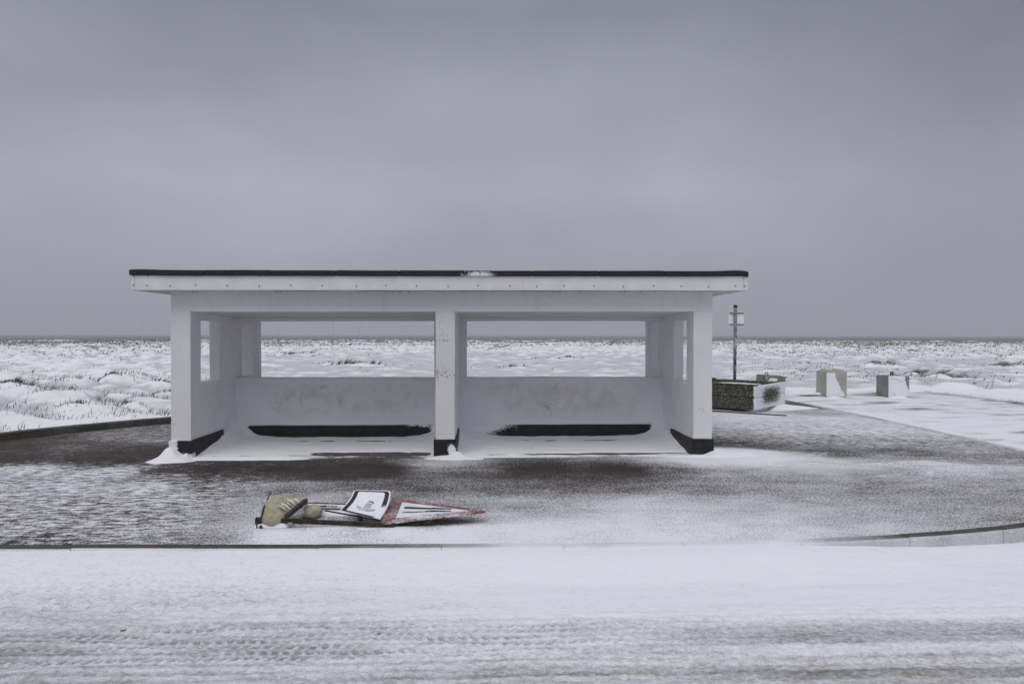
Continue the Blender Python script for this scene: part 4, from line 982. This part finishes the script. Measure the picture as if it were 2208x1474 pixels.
# the shaped snow still stuck on its front
def slabsnow(pts, y, th, parent, name='stuck_snow'):
    V = []; n = len(pts)
    for (a, b) in pts: V.append((a, y, b))
    for (a, b) in pts: cx = sum(q[0] for q in pts)/n; cz = sum(q[1] for q in pts)/n; V.append((cx+(a-cx)*.86, y-th, cz+(b-cz)*.86))
    F = [(i, (i+1) % n, n+(i+1) % n, n+i) for i in range(n)]+[tuple(range(n, 2*n))]
    return mesh(name, V, F, SNOWM, parent)
slabsnow([(p3.x+a, p3.z+b) for a, b in [(.20, .0), (.545, .0), (.53, .18), (.46, .32), (.44, .42), (.36, .36), (.26, .24), (.20, .25), (.16, .19), (.10, .22), (.06, .16), (.12, .06)]], p3.y-.002, .03, t3)
slabsnow([(p3.x+a, p3.z+b) for a, b in [(.02, .52), (.43, .54), (.42, .44), (.30, .41), (.22, .47), (.12, .50)]], p3.y-.002, .015, t3)
def f1(P):
    x, y, z = P[:, 0], P[:, 1], P[:, 2]
    return np.where((y < .03) & (z < .53), sm(.05, -.12, x-(.33-.25*(z-.4)*-1))*sm(.0, .05, x)*1.2, .03)
t1, p1 = block(1647, 857, .545, .60, .58, BLOCK_A, 'mossy concrete block with a wire loop on top, half hidden behind the planter', f1, math.radians(3.5))
V, F = loop(Vector((p1.x+.17, p1.y+.25, p1.z+.565)), .06, .036, .010); mesh('lifting_loop', V, F, IRON, t1)
q = p1+Vector((0, -.006, -.01))
V, F = tube([q+Vector((a, 0, b)) for a, b in [(.02, .545), (.012, .47), (.05, .455), (.11, .475), (.145, .52), (.15, .56)]], .010, 6); mesh('cast_rim', V, F, IRON, t1)
pp = [(.02, .545), (.012, .47), (.05, .455), (.11, .475), (.145, .52), (.14, .555)]
mesh('recess', [tuple(q+Vector((a, .0025, b))) for a, b in pp]+[tuple(q+Vector((a, .0105, b))) for a, b in pp], [tuple(range(6)), (11, 10, 9, 8, 7, 6)]+[(i, i+6, (i+1) % 6+6, (i+1) % 6) for i in range(6)], BLOCK_B, t1, {'snow': np.full(12, .2)})
for (u_, v_, w_, h_, sd_, lb) in ((1800, 857, .26, .03, 13, 'snow piled at the foot of the pale lugged block'), (1940, 857, .30, .045, 14, 'snow piled at the foot of the small looped block')):
    c_ = gp(u_, v_, -.02); o = heap(lb, c_.x, c_.y+.02, w_, .12, h_, 0, sd_); o.location.z = -.02

# ------------------------------------------------------------------ sign post
PY = 15.95; b_ = wp(1584, 866, PY); tz = wp(1585, 657, PY).z
sn_ = thing('sign_post', (b_.x, b_.y, 0), 'stickered grey post with the blank back of a square sign, behind the planter', 'sign post')
PRD = .037
V, F = tube([(b_.x-.005, PY, -.1), (b_.x+.008, PY, tz-.04)], PRD, 16); V = np.array([tuple(v) for v in V]); mesh('post', V, F, POST, sn_, {'snow': np.where(V[:, 0] > 99, 1, .02)}, True)
V, F = tube([(b_.x+.008, PY, tz-.05), (b_.x+.008, PY, tz-.02), (b_.x+.008, PY, tz)], [PRD+.012, PRD+.012, .015], 16); mesh('post_cap', V, F, BLACK, sn_)
pa, pb = wp(1571.5, 672, PY+.05), wp(1604, 701.5, PY+.05)
boxes('sign_plate', [((pa.x, PY+.052, pb.z), (pb.x, PY+.056, pa.z), '')], PLATE, sn_, .1, .002)
for v_ in (674.7, 699.6):
    z_ = wp(1585, v_, PY).z; boxes('clamp', [((pa.x+.005, PY+.030, z_-.009), (pb.x-.005, PY+.051, z_+.009), '')], IRON, sn_, .2, .004)
    V, F = tube([(b_.x+.006, PY, z_-.014), (b_.x+.006, PY, z_+.014)], PRD+.006, 14); mesh('clamp_band', V, F, GALV, sn_, {'snow': np.full(len(V), .1)})
for (va, vb, side, mt) in ((710, 713, .5, STICK2), (723, 728, .7, STICK2), (728, 739, .2, STICK1), (736, 742, -.3, STICK1), (741, 750, -.4, STICK1), (746, 752, .7, STICK2), (756, 764, .8, STICK2), (777, 786, .0, STICK2), (772, 776, -.7, STICK2), (788, 798, .6, STICK1), (716, 722, .6, STICK1)):
    z0, z1 = wp(1584, vb, PY).z, wp(1584, va, PY).z; a0 = -math.pi/2+side*.9; V = []; F = []
    xm = b_.x-.005+.013*(z0/tz)
    for k in range(7):
        a = a0-.55+1.1*k/6
        for z_ in (z0+.012*math.sin(k*2.3), z1+.012*math.sin(k*1.7+1)): V.append((xm+math.cos(a)*(PRD+.0025), PY+math.sin(a)*(PRD+.0025), z_))
    F = [(2*k, 2*k+2, 2*k+3, 2*k+1) for k in range(6)]; mesh('sticker', V, F, mt, sn_)

# ------------------------------------------------------------------ far wind turbines
def turbine(u_, vtop, Y_, rot, label):
    top = wp(u_, vtop, Y_); t = thing('wind_turbine', (top.x, Y_, -3), label, 'wind turbine', 'wind turbines far out at sea')
    H_ = top.z
    V, F = tube([(top.x, Y_, -3), (top.x, Y_, H_*.5), (top.x, Y_, H_)], [3.6, 3.0, 2.2], 12); mesh('tower', V, F, TURB, t)
    V, F = tube([(top.x, Y_+5, H_+1.5), (top.x, Y_-2, H_+1.5), (top.x, Y_-5, H_+1.5)], [2.2, 2.4, 1.6], 10); mesh('nacelle', V, F, TURB, t)
    for k in range(3):
        a = rot+k*2*math.pi/3; d = Vector((math.sin(a), 0, math.cos(a))); h = Vector((top.x, Y_-5, H_+1.5))
        V, F = tube([h, h+d*9, h+d*44], [1.2, 1.9, .4], 8); mesh('blade', V, F, TURB, t)
turbine(308, 684, 3300, -.6, 'faint wind turbine in the haze just left of the shelter roof')
turbine(110, 687, 3600, .5, 'faintest wind turbine on the horizon at far left')
turbine(598, 684, 3150, .2, 'faint turbine tower, leftmost of the four seen through the left shelter opening')
turbine(667, 688, 4200, .9, 'faintest turbine tower, second from left in the left shelter opening')
turbine(719, 684, 2900, .4, 'clearest turbine tower, third from left in the left shelter opening')
turbine(774, 684, 3050, .7, 'turbine tower, rightmost of the four in the left shelter opening')

# ------------------------------------------------------------------ small leaf on the road
lp = gp(265, 1352, -.1); zl_ = float(road_z(np.array([lp.x]), np.array([lp.y]))[0])
V = [(lp.x+.016*math.cos(a)*(1.3 if k % 2 else 1), lp.y+.011*math.sin(a), zl_+.006+.003*math.sin(3*a)) for k, a in enumerate(np.linspace(0, 2*math.pi, 10)[:-1])]
V2 = [(x, y, z-.004) for x, y, z in V]
o = mesh('leaf', V+V2, [tuple(range(9)), tuple(range(17, 8, -1))]+[(i, i+9, (i+1) % 9+9, (i+1) % 9) for i in range(9)], LEAFM); tag(o, 'tiny yellow-green leaf lying on the tyre-marked snow of the road', 'leaf')

# ------------------------------------------------------------------ haze
HM = bpy.data.materials.new('haze'); HM.use_nodes = True; HM.node_tree.nodes.clear()
ho = HM.node_tree.nodes.new('ShaderNodeOutputMaterial'); hv = HM.node_tree.nodes.new('ShaderNodeVolumePrincipled')
hv.inputs['Color'].default_value = (.92, .93, .97, 1); hv.inputs['Density'].default_value = .00075
HM.node_tree.links.new(hv.outputs[0], ho.inputs['Volume'])
x0, x1, y0_, y1_, z0, z1 = -12500, 12500, -300, 14500, -4.2, 150
mesh('haze', [(x0, y0_, z0), (x1, y0_, z0), (x1, y1_, z0), (x0, y1_, z0), (x0, y0_, z1), (x1, y0_, z1), (x1, y1_, z1), (x0, y1_, z1)],
     [(0, 3, 2, 1), (4, 5, 6, 7), (0, 1, 5, 4), (1, 2, 6, 5), (2, 3, 7, 6), (3, 0, 4, 7)], HM, None, None, False, 'stuff')
